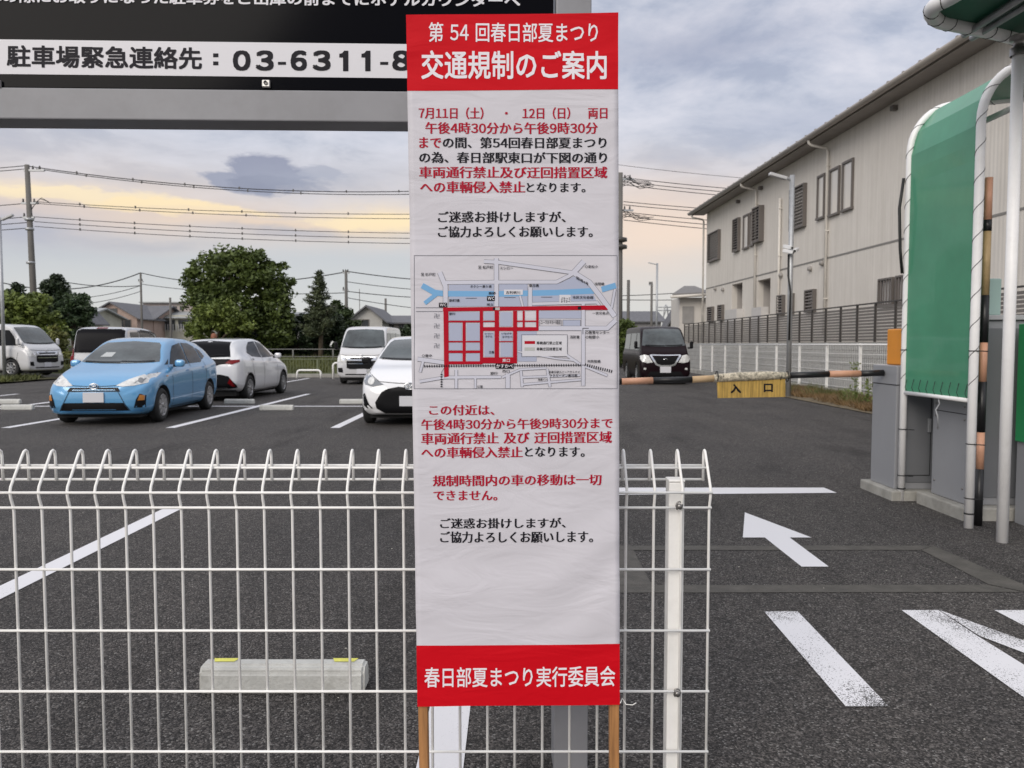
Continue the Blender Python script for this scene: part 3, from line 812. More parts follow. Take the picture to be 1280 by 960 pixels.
# ------------------------------------------------------------------ houses and walls
rng = np.random.default_rng(11)
M_wall = mat('rendered_wall', (.70, .66, .605), .85, var=.03, vscale=.8, dirt=.12, dscale=.6)
nt = M_wall.node_tree
wv = nt.nodes.new('ShaderNodeTexWave'); wv.wave_type = 'BANDS'; wv.bands_direction = 'X'; wv.inputs['Scale'].default_value = 2.4
tt = nt.nodes.new('ShaderNodeTexCoord'); nt.links.new(tt.outputs['Object'], wv.inputs['Vector'])
bpn = nt.nodes.new('ShaderNodeBump'); bpn.inputs['Strength'].default_value = .22; bpn.inputs['Distance'].default_value = .02
nt.links.new(wv.outputs[0], bpn.inputs['Height']); nt.links.new(bpn.outputs[0], nt.nodes['Principled BSDF'].inputs['Normal'])
ns = nt.nodes.new('ShaderNodeTexNoise'); ns.inputs['Scale'].default_value = 1.0; ns.inputs['Detail'].default_value = 6; ns.inputs['Roughness'].default_value = .7
ms = nt.nodes.new('ShaderNodeMapping'); ms.inputs['Scale'].default_value = (5.5, 1, .28); nt.links.new(tt.outputs['Object'], ms.inputs[0]); nt.links.new(ms.outputs[0], ns.inputs['Vector'])
rs = nt.nodes.new('ShaderNodeValToRGB'); rs.color_ramp.elements[0].position = .38; rs.color_ramp.elements[1].position = .62
rs.color_ramp.elements[0].color = (.80, .79, .77, 1); rs.color_ramp.elements[1].color = (1, 1, 1, 1); nt.links.new(ns.outputs[0], rs.inputs[0])
bsdf = nt.nodes['Principled BSDF']; src = bsdf.inputs['Base Color'].links[0].from_socket
mq = nt.nodes.new('ShaderNodeMix'); mq.data_type = 'RGBA'; mq.blend_type = 'MULTIPLY'; mq.inputs[0].default_value = .55
nt.links.new(src, mq.inputs[6]); nt.links.new(rs.outputs[0], mq.inputs[7]); nt.links.new(mq.outputs[2], bsdf.inputs['Base Color'])
M_wall2 = mat('plain_wall', (.60, .57, .53), .85, var=.04, vscale=1)
M_trim = mat('pale_trim', (.68, .645, .59), .6, var=.05, vscale=4)
M_fascia = mat('taupe_fascia', (.30, .27, .245), .55, var=.1, vscale=2)
M_frame = mat('brown_frame', (.13, .115, .105), .5)
M_louver = mat('bronze_louver', (.17, .15, .14), .5, var=.1, vscale=20)
M_glass = mat('window_glass', (.62, .60, .57), .15, spec=.9)  # cream reflection on the panes is put into the base colour
M_glass_d = mat('dark_window_glass', (.05, .055, .06), .08, spec=.9)
M_roof = mat('slate_roof', (.10, .10, .11), .8, var=.2, vscale=6, bump=.3, bscale=30)
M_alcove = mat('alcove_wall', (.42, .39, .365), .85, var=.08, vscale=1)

b_yaw = .031
FC = Vector((9.9, 39.4)); FD = Vector((math.sin(b_yaw), -math.cos(b_yaw)))      # facade line, from its far corner towards the camera
FN = Vector((-math.cos(b_yaw), -math.sin(b_yaw)))                                # outward normal, towards the lane
bld = thing('apartment_house', 'long two storey greige house with shuttered windows and downpipes behind the slatted fence', 'house', (FC.x, FC.y, 0))
bld.rotation_euler = (0, 0, math.atan2(FD.y, FD.x))         # local x runs along the facade, local y points away into the house
def FP(px, py, out=0.0):                                    # pixel -> (distance along the facade, height)
    o2 = FC + FN * out; d = ray(px, py)
    # solve o2 + FD*s = (d.x,d.y)*t
    det = FD.x * -d.y + d.x * FD.y
    s_ = (-o2.x * -d.y - d.x * o2.y) / det; t = (o2.x + FD.x * s_) / d.x
    return s_, CAM_H + d.z * t
# local frame check: x axis = FD, y axis = rotate +90 = (-FD.y, FD.x) -> points to +X side, i.e. into the house
GB = .75                                                    # raised plot
_, z_e = FP(881, 285); z_e = FP(961.5, 208, .6)[1]
LEN = 34.0
alc = [(FP(915, 360)[0], FP(928, 360)[0], FP(915, 397)[1], FP(915, 356)[1]), (FP(947, 360)[0], FP(963, 360)[0], FP(947, 394)[1], FP(947, 351)[1])]
wallb = MB()
xs = [0.0]; 
for a in alc: xs += [a[0], a[1]]
xs.append(LEN)
ztop = z_e + .05
for i in range(len(xs) - 1):
    if i % 2 == 0: wallb.box(xs[i], xs[i + 1], 0, .25, GB - .8, ztop)
    else:
        a = alc[i // 2]
        wallb.box(xs[i], xs[i + 1], 0, .25, a[3], ztop); wallb.box(xs[i], xs[i + 1], 0, .25, GB - .8, a[2])
wallb.box(0, .25, .25, 9, GB - .8, ztop); wallb.box(LEN - .25, LEN, .25, 9, GB - .8, ztop); wallb.box(.25, LEN - .25, 8.75, 9, GB - .8, ztop)
obj('wall', wallb, M_wall, bld)
for a in alc:
    k = MB(); k.box(a[0] - .1, a[1] + .1, 1.3, 1.4, a[2] - .2, a[3] + .2); k.box(a[0] - .1, a[0] - .002, .251, 1.3, a[2] - .2, a[3] + .2); k.box(a[1] + .002, a[1] + .1, .251, 1.3, a[2] - .2, a[3] + .2); k.box(a[0], a[1], .251, 1.3, a[3], a[3] + .2)
    o = obj('porch', k, M_alcove, bld)
    obj('porch_door', MB().box(a[0] + .3, a[0] + 1.2, 1.25, 1.299, a[2] - .2, a[2] + 2.0), mat('grey_door', (.22, .21, .2), .5), o)
# low parapet boxes in front of the porches
for (p0, p1, yt, yb) in ((910, 925, 388, 402), (944, 956, 385, 400)):
    s0, s1 = FP(p0, yt, .15)[0], FP(p1, yt, .15)[0]
    obj('parapet', MB().box(s0, s1, -.3, -.003, GB - .5, FP(p0, yt, .15)[1]), mat('parapet_white', (.55, .53, .51), .7, var=.05), bld)
# storey band
zb_ = FP(1000, 331)[1]
obj('storey_band', MB().box(.0, LEN, -.012, -.002, zb_ - .035, zb_ + .02), mat('dark_band_joint', (.22, .21, .195), .6), bld)  # thin dark strip along the wall at storey height
# roof, soffit, gutter
k = MB(); OV = .6
k.prism([(-OV, ztop + .16), (4.5, ztop + 1.9), (9 + OV, ztop + .16), (9 + OV, ztop + .02), (-OV, ztop + .02)], -.55, LEN + .4, 'x')
rf = obj('roof', k, M_roof, bld)
obj('soffit', MB().box(-.52, LEN + .38, -OV + .02, -.002, ztop - .08, ztop + .018), M_fascia, bld)
obj('fascia', MB().box(-.56, LEN + .42, -OV - .02, -OV + .019, ztop - .10, ztop + .15), M_fascia, bld)
gut = MB(); n = 9
prof = [(-OV - .021 - .13 * (1 - math.cos(a)) * .9 - 0, ztop + .03 - .12 * math.sin(a)) for a in [PI * t / 8 for t in range(9)]]
gv = []
for x in (-.6, LEN + .45):
    gv += [(x, p[0], p[1]) for p in prof] + [(x, p[0], p[1] + (.012 if 0 < i < 8 else 0)) for i, p in reversed(list(enumerate(prof)))]
m_ = len(prof) * 2
gut.add(gv, [(i, (i + 1) % m_, (i + 1) % m_ + m_, i + m_) for i in range(m_)] + [tuple(range(m_)), tuple(reversed(range(m_, 2 * m_)))], True)
obj('gutter', gut, mat('gutter_taupe', (.38, .345, .31), .45, var=.08, vscale=3), bld)
clip_me = MB().box(-.035, .035, -.02, .12, 0, .075).mesh('snow_clip')
for i in range(46):
    link('snow_clip', clip_me, M_fascia, bld, (i * .75, -OV + .03, ztop + .16))
# downpipes
def downpipe(px, ytop, ybot, elbow=True):
    s, zt = FP(px, ytop, .08); zb2 = FP(px, ybot, .08)[1]
    pts = [(s, -.08, zb2 - .9), (s, -.08, zt)]
    if elbow: pts[-1] = (s, -.08, ztop - .42); pts += [(s, -.14, ztop - .33), (s, -OV - .02, ztop - .24), (s, -OV - .10, ztop - .18), (s, -OV - .12, ztop - .06)]
    o = obj('downpipe', MB().tube(pts, .048, 8), M_trim, bld)
    for z in (zb2 + .3, (zt + zb2) / 2, zt - .4): obj('pipe_bracket', MB().box(s - .062, s + .062, -.13, -.002, z, z + .03), M_trim, o)
downpipe(879.5, 288, 400); downpipe(945, 243, 395); downpipe(975, 248, 392, False); downpipe(1034.5, 192, 385)
# windows and shutters
def window(px0_, px1_, yt, yb, m=M_glass, sill=True, deep=.03):
    s0 = FP(px0_, yt)[0]; s1 = FP(px1_, yt)[0]; zt = FP(px0_, yt)[1]; zb2 = FP(px0_, yb)[1]
    w = obj('window', MB().box(s0, s1, -.02, -.004, zb2, zt), m, bld)
    f = MB(); t = .06
    f.box(s0 - .01, s1 + .01, -.07, -.0035, zt - t, zt + .01); f.box(s0 - .03, s1 + .03, -.09, -.0035, zb2 - .01, zb2 + t)
    f.box(s0 - .01, s0 + t, -.068, -.0035, zb2 + t, zt - t); f.box(s1 - t, s1 + .01, -.068, -.0035, zb2 + t, zt - t)
    obj('frame', f, M_frame, w)
def louver(px0_, px1_, yt, yb, prot=.14, gapped=False, vertical=False):
    s0 = FP(px0_, yt)[0]; s1 = FP(px1_, yt)[0]; zt = FP(px0_, yt)[1]; zb2 = FP(px0_, yb)[1]
    w = MB(); t = .05
    w.box(s0, s1, -prot, -.004, zt - t, zt); w.box(s0, s1, -prot, -.004, zb2, zb2 + t)
    w.box(s0, s0 + t, -prot, -.004, zb2 + t, zt - t); w.box(s1 - t, s1, -prot, -.004, zb2 + t, zt - t)
    f = obj('shutter', w, M_frame, bld)
    obj('pane', MB().box(s0 + t, s1 - t, -.02, -.006, zb2 + t, zt - t), M_glass_d if not gapped else M_glass, f)
    if vertical:
        n = max(4, int((s1 - s0) / .14))
        me = MB().box(-.018, .018, -prot + .01, -prot + .035, zb2 + t, zt - t).mesh('bar')
        for i in range(1, n): link('bar', me, M_louver, f, (s0 + (s1 - s0) * i / n, 0, 0))
    else:
        n = max(5, min(16, int((zt - zb2) / .12)))
        me = MB().add([(s0 + t, -prot + .005, .0), (s1 - t, -prot + .005, .0), (s1 - t, -prot + .06, .05), (s0 + t, -prot + .06, .05),
                       (s0 + t, -prot + .005, .012), (s1 - t, -prot + .005, .012), (s1 - t, -prot + .06, .062), (s0 + t, -prot + .06, .062)],
                      [(0, 3, 2, 1), (4, 5, 6, 7), (0, 1, 5, 4), (1, 2, 6, 5), (2, 3, 7, 6), (3, 0, 4, 7)]).mesh('slat')
        for i in range(n): link('slat', me, M_louver, f, (0, 0, zb2 + t + (zt - zb2 - 2 * t) * (i + .15) / n))
louver(887.5, 901, 293, 328.5, gapped=True)
louver(919, 926, 275, 315.5); window(930.5, 937, 270, 312); window(939, 944, 266, 308); louver(946, 955.5, 261, 304.5, prot=.22)
louver(991, 1009, 237.5, 289, gapped=True); window(1023.5, 1032.5, 221, 275); window(1039, 1051, 213, 271); window(1055, 1068, 204, 265)
louver(887, 893, 384, 403); louver(900, 905.5, 381.5, 401); louver(974.8, 982, 369.5, 394); louver(989.5, 993.5, 367, 393); louver(1010, 1021, 363, 391, gapped=True)
louver(1103, 1121, 349, 383, vertical=True, gapped=True); louver(1125, 1150, 345, 380, vertical=True, gapped=True)
for px, py in ((1014, 336), (977.5, 344), (1029, 329), (895, 361), (904.5, 362)):
    s, z = FP(px, py)
    obj('vent_hood', MB().lathe([(0, -.12), (.07, -.11), (.09, -.06), (.09, 0)], 12, Matrix.Translation((s, -.003, z)) @ Matrix.Rotation(-PI / 2, 4, 'X')), M_frame if px == 0 else mat('vent_grey', (.3, .28, .26), .5), bld)
for px, py in ((924.5, 252), (953, 235), (1121, 135)):
    s, z = FP(px, py)
    obj('wall_lamp', MB().box(s - .08, s + .08, -.16, -.003, z - .07, z + .07, bev=.02), M_frame, bld)

# small neighbouring house at the lane end
def gable_house(name, label, cat, c, w, d, hw, hr, wallm, roofm, rot=0, wins=(), ov=.35, axis='y', group=None):
    """axis 'y': the gable end faces the camera; 'x': the eaves do"""
    t = thing(name, label, cat, c, rot, group)
    k = MB()
    if axis == 'y':
        k.prism([(-w / 2, -.5), (w / 2, -.5), (w / 2, hw), (0, hr), (-w / 2, hw)], 0, d, 'y'); obj('wall', k, wallm, t)
        sl = (hr - hw) / (w / 2); th = .16; r = MB()
        a = (w / 2 + ov)
        r.prism([(-a, hw - ov * sl + .03), (0, hr + .03), (a, hw - ov * sl + .03), (a, hw - ov * sl + th), (0, hr + th + .03), (-a, hw - ov * sl + th)], -ov, d + ov, 'y')
    else:
        k.box(-w / 2, w / 2, 0, d, -.5, hw); k.prism([(0, hw), (d, hw), (d / 2, hr)], -w / 2, w / 2, 'x'); obj('wall', k, wallm, t)
        sl = (hr - hw) / (d / 2); th = .16; r = MB()
        r.prism([(-ov, hw - ov * sl + .03), (d / 2, hr + .03), (d + ov, hw - ov * sl + .03), (d + ov, hw - ov * sl + th), (d / 2, hr + th + .03), (-ov, hw - ov * sl + th)], -w / 2 - ov, w / 2 + ov, 'x')
    obj('roof', r, roofm, t)
    for (x0, x1, za, zb2, m) in wins:
        f = obj('window', MB().box(x0, x1, -.03, -.002, za, zb2), m, t)
        q = MB(); q.box(x0 - .06, x0, -.07, -.001, za - .06, zb2 + .06); q.box(x1, x1 + .06, -.07, -.001, za - .06, zb2 + .06)
        q.box(x0, x1, -.068, -.001, zb2, zb2 + .06); q.box(x0, x1, -.068, -.001, za - .06, za); q.box((x0 + x1) / 2 - .03, (x0 + x1) / 2 + .03, -.066, -.03, za, zb2)
        obj('frame', q, M_frame, f)
    return t
def at(px, Y): return P(px, 430, Y).x
def hz(py, Y): return P(640, py, Y).z
Y = 41.0
lx, rx = at(849, Y), at(882, Y)
nb = thing('corner_house', 'low beige house wing with a tiled eave at the far end of the long house', 'house', ((lx + rx) / 2, Y, 0))
w = rx - lx
obj('wall', MB().box(-w / 2, w / 2, 0, 2.2, .2, hz(372, Y)), M_wall2, nb)
r = MB(); r.add([(-w / 2 - .5, -.5, hz(368, Y)), (w / 2 + .1, -.5, hz(366, Y)), (w / 2 + .1, 3, hz(352, Y)), (-w / 2 + .9, 3, hz(352, Y)), (-w / 2 - .5, -.5, hz(368, Y) - .16), (w / 2 + .1, -.5, hz(366, Y) - .16), (w / 2 + .1, 3, hz(352, Y) - .16), (-w / 2 + .9, 3, hz(352, Y) - .16)],
                [(0, 1, 2, 3), (4, 7, 6, 5), (0, 4, 5, 1), (1, 5, 6, 2), (2, 6, 7, 3), (3, 7, 4, 0)])
obj('roof', r, mat('tile_roof', (.20, .19, .185), .7, var=.2, vscale=8), nb)
obj('gutter', MB().tube([(-w / 2 - .6, -.6, hz(372, Y)), (w / 2 + .1, -.6, hz(369, Y))], .08, 8), M_trim, nb)
obj('shutter', MB().box(-w / 2 + .15, -w / 2 + .75, -.05, -.002, hz(404, Y), hz(383, Y)), mat('grey_shutter', (.3, .29, .28), .5, var=.1), nb)
obj('downpipe', MB().tube([(w / 2 - .25, -.1, .2), (w / 2 - .25, -.1, hz(378, Y)), (w / 2 - .25, -.55, hz(370, Y))], .045, 6), M_trim, nb)

M_pink = mat('pinkish_wall', (.40, .30, .255), .85, var=.1, vscale=1.5)
M_cream = mat('cream_wall', (.44, .43, .36), .85, var=.1, vscale=1.5)
M_grey_roof = mat('grey_roof', (.13, .13, .14), .75, var=.2, vscale=3)
M_pale_roof = mat('pale_roof', (.33, .34, .34), .6, var=.1, vscale=2)
def px_house(name, label, Y, px0_, px1_, eave, ridge, wallm, roofm, axis, depth, wins=(), rot=0):
    s = Y / FOC; cx = at((px0_ + px1_) / 2, Y); w = (px1_ - px0_) * s
    W = [((a - (px0_ + px1_) / 2) * s, (b - (px0_ + px1_) / 2) * s, hz(d, Y), hz(c, Y), m) for a, b, c, d, m in wins]
    return gable_house(name, label, 'house', (cx, Y, 0), w, depth, hz(eave, Y), hz(ridge, Y), wallm, roofm, rot, W, axis=axis, ov=.5)
px_house('gabled_house', 'beige house with a dark attic window in its gable beyond the silver minivan', 90, 109, 172, 397, 379, M_pink, M_grey_roof, 'y', 12, ((133, 147, 386, 393, M_glass_d), (117, 133, 400, 414, M_glass_d), (148, 164, 400, 414, M_glass_d)))
px_house('roofed_annex', 'grey roofed annex on the right side of the beige gabled house', 94, 165, 193, 398, 382, M_pink, M_grey_roof, 'x', 9, ((176, 186, 402, 410, M_glass_d),))
px_house('green_house', 'cream house with a pale green roof behind the leafy bush', 80, 62, 104, 396, 385, M_cream, M_pale_roof, 'x', 8, ((76, 82, 400, 412, M_glass_d), (86, 92, 400, 412, M_glass_d)))
px_house('tall_roofed_house', 'small house with dark ridge between the bush and the cream house', 74, 52, 74, 398, 386, M_cream, M_grey_roof, 'y', 8, ((60, 66, 402, 410, M_glass_d),))
# flat roofed apartment block
Y = 100; s = Y / FOC
ap = thing('apartment_block', 'pale pinkish flat roofed apartment block left of the big round tree', 'apartment block', (at(222, Y), Y, 0))
X0, X1 = (180 - 222) * s, (275 - 222) * s
obj('wall', MB().box(X0, X1, 0, 10, -.5, hz(379, Y)), mat('pale_pink_wall', (.46, .40, .375), .85, var=.06, vscale=1), ap)
obj('roof', MB().box(X0 - .3, X1 + .3, -.5, 10.3, hz(379, Y) + .003, hz(377.5, Y)), M_pale_roof, ap)
obj('wall', MB().box(X0, X1, -3, -.01, -.5, hz(395, Y)), M_cream, ap)
obj('roof', MB().add([(X0 - .3, -3.5, hz(398, Y)), (X1, -3.5, hz(398, Y)), (X1, -.02, hz(389, Y)), (X0 - .3, -.02, hz(389, Y)), (X0 - .3, -3.5, hz(399, Y)), (X1, -3.5, hz(399, Y)), (X1, -.02, hz(390, Y)), (X0 - .3, -.02, hz(390, Y))],
                     [(0, 1, 2, 3), (4, 7, 6, 5), (0, 4, 5, 1), (1, 5, 6, 2), (2, 6, 7, 3), (3, 7, 4, 0)]), M_pale_roof, ap)
for a, b in ((196, 202), (205, 215), (217, 222), (226, 231)):
    obj('window', MB().box((a - 222) * s, (b - 222) * s, -.06, -.002, hz(387.5, Y), hz(383, Y)), M_glass_d, ap)
for a, b, c, d in ((193, 207, 401, 413), (216, 232, 401, 413), (236, 250, 401, 411)):
    f = obj('window', MB().box((a - 222) * s, (b - 222) * s, -3.06, -3.003, hz(d, Y), hz(c, Y)), M_glass_d, ap)
    q = MB()
    for i in range(6):
        x = ((a + (b - a) * i / 5) - 222) * s; q.box(x - .04, x + .04, -3.6, -3.5, hz(415, Y), hz(406, Y))
    obj('balcony_rail', q, M_galv, f)
px_house('white_house', 'white gabled house with a barred window behind the parked white van', 70, 440, 478, 399, 384, mat('offwhite_wall', (.44, .43, .41), .85, var=.06), M_grey_roof, 'y', 9, ((444, 461, 400, 409, M_glass_d),))
px_house('dark_roofed_house', 'low house with a dark flat pitched roof right of the white gabled house', 74, 476, 520, 404, 395, mat('greybeige_wall', (.30, .28, .26), .85, var=.1), M_grey_roof, 'x', 8, ((486, 492, 406, 420, M_glass_d), (499, 505, 406, 420, M_glass_d)))
px_house('distant_house', 'distant grey roofed house behind the dark van', 80, 776, 826, 402, 389, mat('distant_wall', (.28, .27, .27), .85, var=.1), M_grey_roof, 'x', 9, ((784, 792, 404, 412, M_glass_d),))
px_house('far_block_house', 'distant pale house with hipped roof left of the corner house', 62, 838, 852, 400, 388, M_wall2, M_grey_roof, 'y', 1.5, ())
px_house('low_shed', 'low pale shed with flat roof in the dark trees', 52, 349, 384, 395, 392.5, M_wall2, M_pale_roof, 'x', 3, ())
# long low boundary wall far behind
w = MB(); w.box(-60, 8, 49, 49.2, -.3, 1.15); tag(obj('boundary_wall', w, mat('dark_wall', (.045, .042, .036), .9, var=.3, vscale=.8)), 'long low dark boundary wall running behind the trees at the far side', 'wall')

# ------------------------------------------------------------------ slatted fence on its block wall
SX = 8.98
M_slat = mat('taupe_slat', (.165, .150, .138), .5, var=.08, vscale=9)
M_slat_post = mat('dark_bronze', (.05, .045, .042), .5)
sf = thing('slatted_fence', 'tall brown horizontal slat fence between the block wall and the long house', 'fence', (SX, 9, 0))
slat_me = MB().box(-.010, .010, .02, .98, 0, .058).mesh('slat')
post_me = MB().box(-.045, .005, -.022, .022, 1.40, 2.34).mesh('post')
NB = 31
for i in range(NB + 1): link('post', post_me, M_slat_post, sf, (0, i * 1.0, 0))
for i in range(NB):
    if i < 27:
        for j in range(11): link('slat', slat_me, M_slat, sf, (0, i * 1.0, 1.43 + j * .0795))
k = MB()
for i in range(27, NB):
    for j in range(11): k.box(-.010, .010, i + .02, i + .98, 1.43 + j * .0795, 1.488 + j * .0795)
obj('far_slats', k, M_slat, sf, kind='stuff')
obj('top_rail', MB().box(-.05, .012, -.03, NB + .03, 2.342, 2.375), M_slat_post, sf)
bw = thing('block_wall', 'grey concrete block wall carrying the slatted fence beside the lane', 'wall', (SX, 9, 0))
M_block = mat('concrete_block', (.36, .355, .34), .9, var=.15, vscale=5, bump=.4, bscale=60, dirt=.4, dscale=2.5)
M_joint = mat('mortar', (.22, .215, .2), .95)
obj('mortar_core', MB().box(-.052, .11, -4, NB + .2, -.05, 1.392), M_joint, bw)
blk = MB().box(-.062, -.0, -.194, .194, 0, .185, bev=.004).mesh('block')
kk = MB(); nb_ = 0
for row in range(7):
    for c in range(80):
        y = c * .4 + (.2 if row % 2 else 0); Yw = y + 9
        if 13.0 < Yw < 28.5: link('block', blk, M_block, bw, (0, y, .0 + row * .198)); nb_ += 1
        else: kk.box(-.062, 0, y - .194, y + .194, row * .198, row * .198 + .185)
obj('distant_blocks', kk, M_block, bw, kind='stuff')
# white mesh fence on the kerb
mf = thing('low_white_fence', 'low white mesh fence with square posts along the kerb beside the weeds', 'fence', (8.57, 0, 0))
pm = MB().box(-.03, .03, -.03, .03, .12, 1.36, bev=.004).mesh('post')
for i in range(15): link('post', pm, M_white_metal, mf, (0, 34.9 - i * 2, 0))
for z, r_ in ((1.335, .022), (1.10, .006), (.88, .006), (.66, .006), (.44, .006), (.24, .006)):
    obj('rail', MB().tube([(-.035, 7, z), (-.035, 34.9, z)], r_, 6), M_white_metal, mf)
k = MB()
for i in range(270):
    y = 7 + i * .104; k.add([(-.031, y, .24), (-.031, y + .0035, .24), (-.031, y + .0035, 1.32), (-.031, y, 1.32), (-.0275, y, .24), (-.0275, y + .0035, .24), (-.0275, y + .0035, 1.32), (-.0275, y, 1.32)], [(0, 1, 2, 3), (4, 7, 6, 5), (0, 3, 7, 4), (1, 5, 6, 2)])
obj('mesh_wires', k, M_white_metal, mf, kind='stuff')

# ------------------------------------------------------------------ things at the rear edge
def rail_fence(name, label, x0, x1, Y, z0, z1, step, m, rails, bars=0, cat='fence', group=None):
    t = thing(name, label, cat, (x0, Y, 0), 0, group)
    n = int((x1 - x0) / step)
    pm = MB().box(-.03, .03, -.03, .03, z0, z1).mesh('post')
    for i in range(n + 1): link('post', pm, m, t, (i * step, 0, 0))
    for z in rails: obj('rail', MB().tube([(0, 0, z), (n * step, 0, z)], .022, 6), m, t)
    if bars:
        k = MB()
        for i in range(int((x1 - x0) / bars)): k.box(i * bars - .006, i * bars + .006, -.006, .006, z0, z1)
        obj('bars', k, m, t, kind='stuff')
M_green_fence = mat('green_fence', (.14, .16, .09), .5)
rail_fence('pipe_railing', 'grey pipe railing on the grass bank below the dark trees', -18, 3, 36.5, .4, 1.12, 1.9, mat('weathered_rail', (.17, .17, .16), .6), (1.10, .75))
rail_fence('green_bar_fence', 'dull green bar fence along the rear kerb of the car park', -24, 3, 31.6, .1, .74, 2.0, M_green_fence, (.72, .14), bars=.12)
def hoop(px0_, px1_, Y, ztop_, label):
    x0, x1 = at(px0_, Y), at(px1_, Y); r = .12
    pts = [(x0, 0, -.02)] + [(x0 + r - r * math.cos(a), 0, ztop_ - r + r * math.sin(a)) for a in [PI / 2 * i / 5 for i in range(6)]] + \
          [(x1 - r + r * math.sin(a), 0, ztop_ - r + r * math.cos(a)) for a in [PI / 2 * i / 5 for i in range(6)]] + [(x1, 0, -.02)]
    o = obj('hoop_barrier', MB().tube(pts, .038, 10), M_white_metal, None, loc=(0, Y, 0))
    return tag(o, label, 'barrier')
hoop(370.8, 400.5, 30.3, .285 + .03, 'white hoop barrier on the asphalt in front of the green bar fence')
hoop(416, 440, 29.6, .62, 'white hoop barrier half hidden behind the parked white van')

# ------------------------------------------------------------------ lamp posts and utility poles
M_pole = mat('concrete_pole', (.14, .132, .122), .8, var=.12, vscale=2, dirt=.3, dscale=2)
M_wire = mat('cable', (.03, .03, .032), .6)
M_insul = mat('insulator', (.06, .055, .05), .4)
def pole(name, label, px, py_top, Y, r0=.17, r1=.11, arms=(), lean=0.0, m=M_pole, zbase=-.05, group=None):
    zt = hz(py_top, Y); x = at(px, Y)
    t = thing(name, label, 'utility pole', (x, Y, 0), 0, group)
    obj('shaft', MB().tube([(lean, 0, zbase), (lean * .5, 0, zt / 2), (0, 0, zt)], [r0, (r0 + r1) / 2, r1], 12), m, t)
    for (z, w, side) in arms:
        a = obj('crossarm', MB().box(-w * (1 - side) , w * side if side else .15, -.06, .06, z - .05, z + .05), M_galv, t)
        n = 3
        for i in range(n):
            xx = -w * (1 - side) + (w * side + w * (1 - side)) * (i + .3) / n
            obj('insulator', MB().lathe([(0, 0), (.05, 0), (.06, .06), (.03, .09), (.055, .13), (.02, .2), (0, .2)], 8, Matrix.Translation((xx, 0, z + .05))), M_insul, a)
    return t, x, zt
YL = 42.0
pA, xA, zA = pole('utility_pole', 'tall concrete utility pole rising behind the bushes left of the blue car', 41, 206, YL, .19, .12, ((hz(213, YL), 1.1, .85), (hz(254, YL), .9, .6), (hz(272, YL), .6, .5)), lean=.20)
for z, r_ in ((hz(276, YL), .2), (hz(330, YL), .19), (hz(288, YL), .19)):
    obj('pole_band', MB().lathe([(r_, 0), (r_ + .03, .02), (r_ + .03, .12), (r_, .14)], 12, Matrix.Translation((.03, 0, z))), M_galv, pA)
k = MB().tube([(.2, -.05, hz(262, YL)), (.35, -.1, hz(258, YL)), (.7, -.1, hz(250, YL) + .05), (1.1, 0, hz(252, YL))], .02, 5); k.tube([(.25, 0, hz(256, YL)), (.7, .05, hz(247, YL)), (1.2, 0, hz(254, YL))], .02, 5)
obj('jumper', k, M_wire, pA)
YR = 45.0
pB, xB, zB = pole('utility_pole', 'tall utility pole tangled with cables at the right edge of the banner', 774.0, 216, YR, .19, .14, ((hz(224, YR), .9, .85), (hz(263, YR), .9, .85)), m=M_pole)
rr = random.Random(5)
for (py, n) in ((226, 6), (268, 5)):
    for i in range(n):
        a = rr.uniform(.3, 1.2)
        obj('jumper', MB().tube([(.1, 0, hz(py - 3 + i * 2, YR)), (a * .5, -.1, hz(py - 6 + i * 2, YR)), (a, 0, hz(py + i * 2, YR)), (a + .8, 0, hz(py + 1 + i * 1.2, YR))], .02, 5), M_wire, pB)
for zz in (312, 303): obj('pole_band', MB().lathe([(.17, 0), (.42, .05), (.42, .25), (.17, .3)], 8, Matrix.Translation((.0, 0, hz(zz, YR)))), M_insul, pB)
pole('service_pole', 'thin grey service pole between the gabled house and the apartment block', 178, 341, 75, .12, .09, ((hz(352, 75), .5, .5),))
pole('lamp_pole', 'short grey lamp pole in front of the apartment block', 214, 372, 60, .09, .08)
pole('service_pole', 'wood brown utility pole right of the dark conifer', 433.5, 338, 55, .14, .1, ((hz(341, 55), .5, .5), (hz(363, 55), .4, .4)))
pole('service_pole', 'thin far pole over the roofs beside the banner left edge', 482.5, 373, 85, .14, .12)
pole('aerial_mast', 'thin television aerial mast on the white gabled house', 450, 361, 72, .04, .03, ())
pole('service_pole', 'slim pale pole directly right of the banner behind the dark van', 785, 350, 50, .11, .1, ())
pole('service_pole', 'thinner pale pole between two poles above the dark van', 814, 354, 60, .10, .09, ((hz(356, 60), .3, .3),))
pylon = thing('lattice_pylon', 'tiny far lattice pylon on the horizon above the dark van roof', 'pylon', (at(832, 400), 400, 0))
k = MB()
for sx2 in (-1, 1):
    k.tube([(sx2 * 3, 0, 0), (sx2 * .6, 0, hz(383, 400)), (0, 0, hz(381, 400))], .35, 4)
k.tube([(-5, 0, hz(388, 400)), (5, 0, hz(388, 400))], .3, 4); k.tube([(-4, 0, hz(384, 400)), (4, 0, hz(384, 400))], .3, 4)
for i in range(5): z0_ = i * 4; k.tube([(-2.6 + i * .4, 0, z0_), (2.2 - i * .4, 0, z0_ + 4)], .2, 4)
obj('lattice', k, M_galv, pylon)

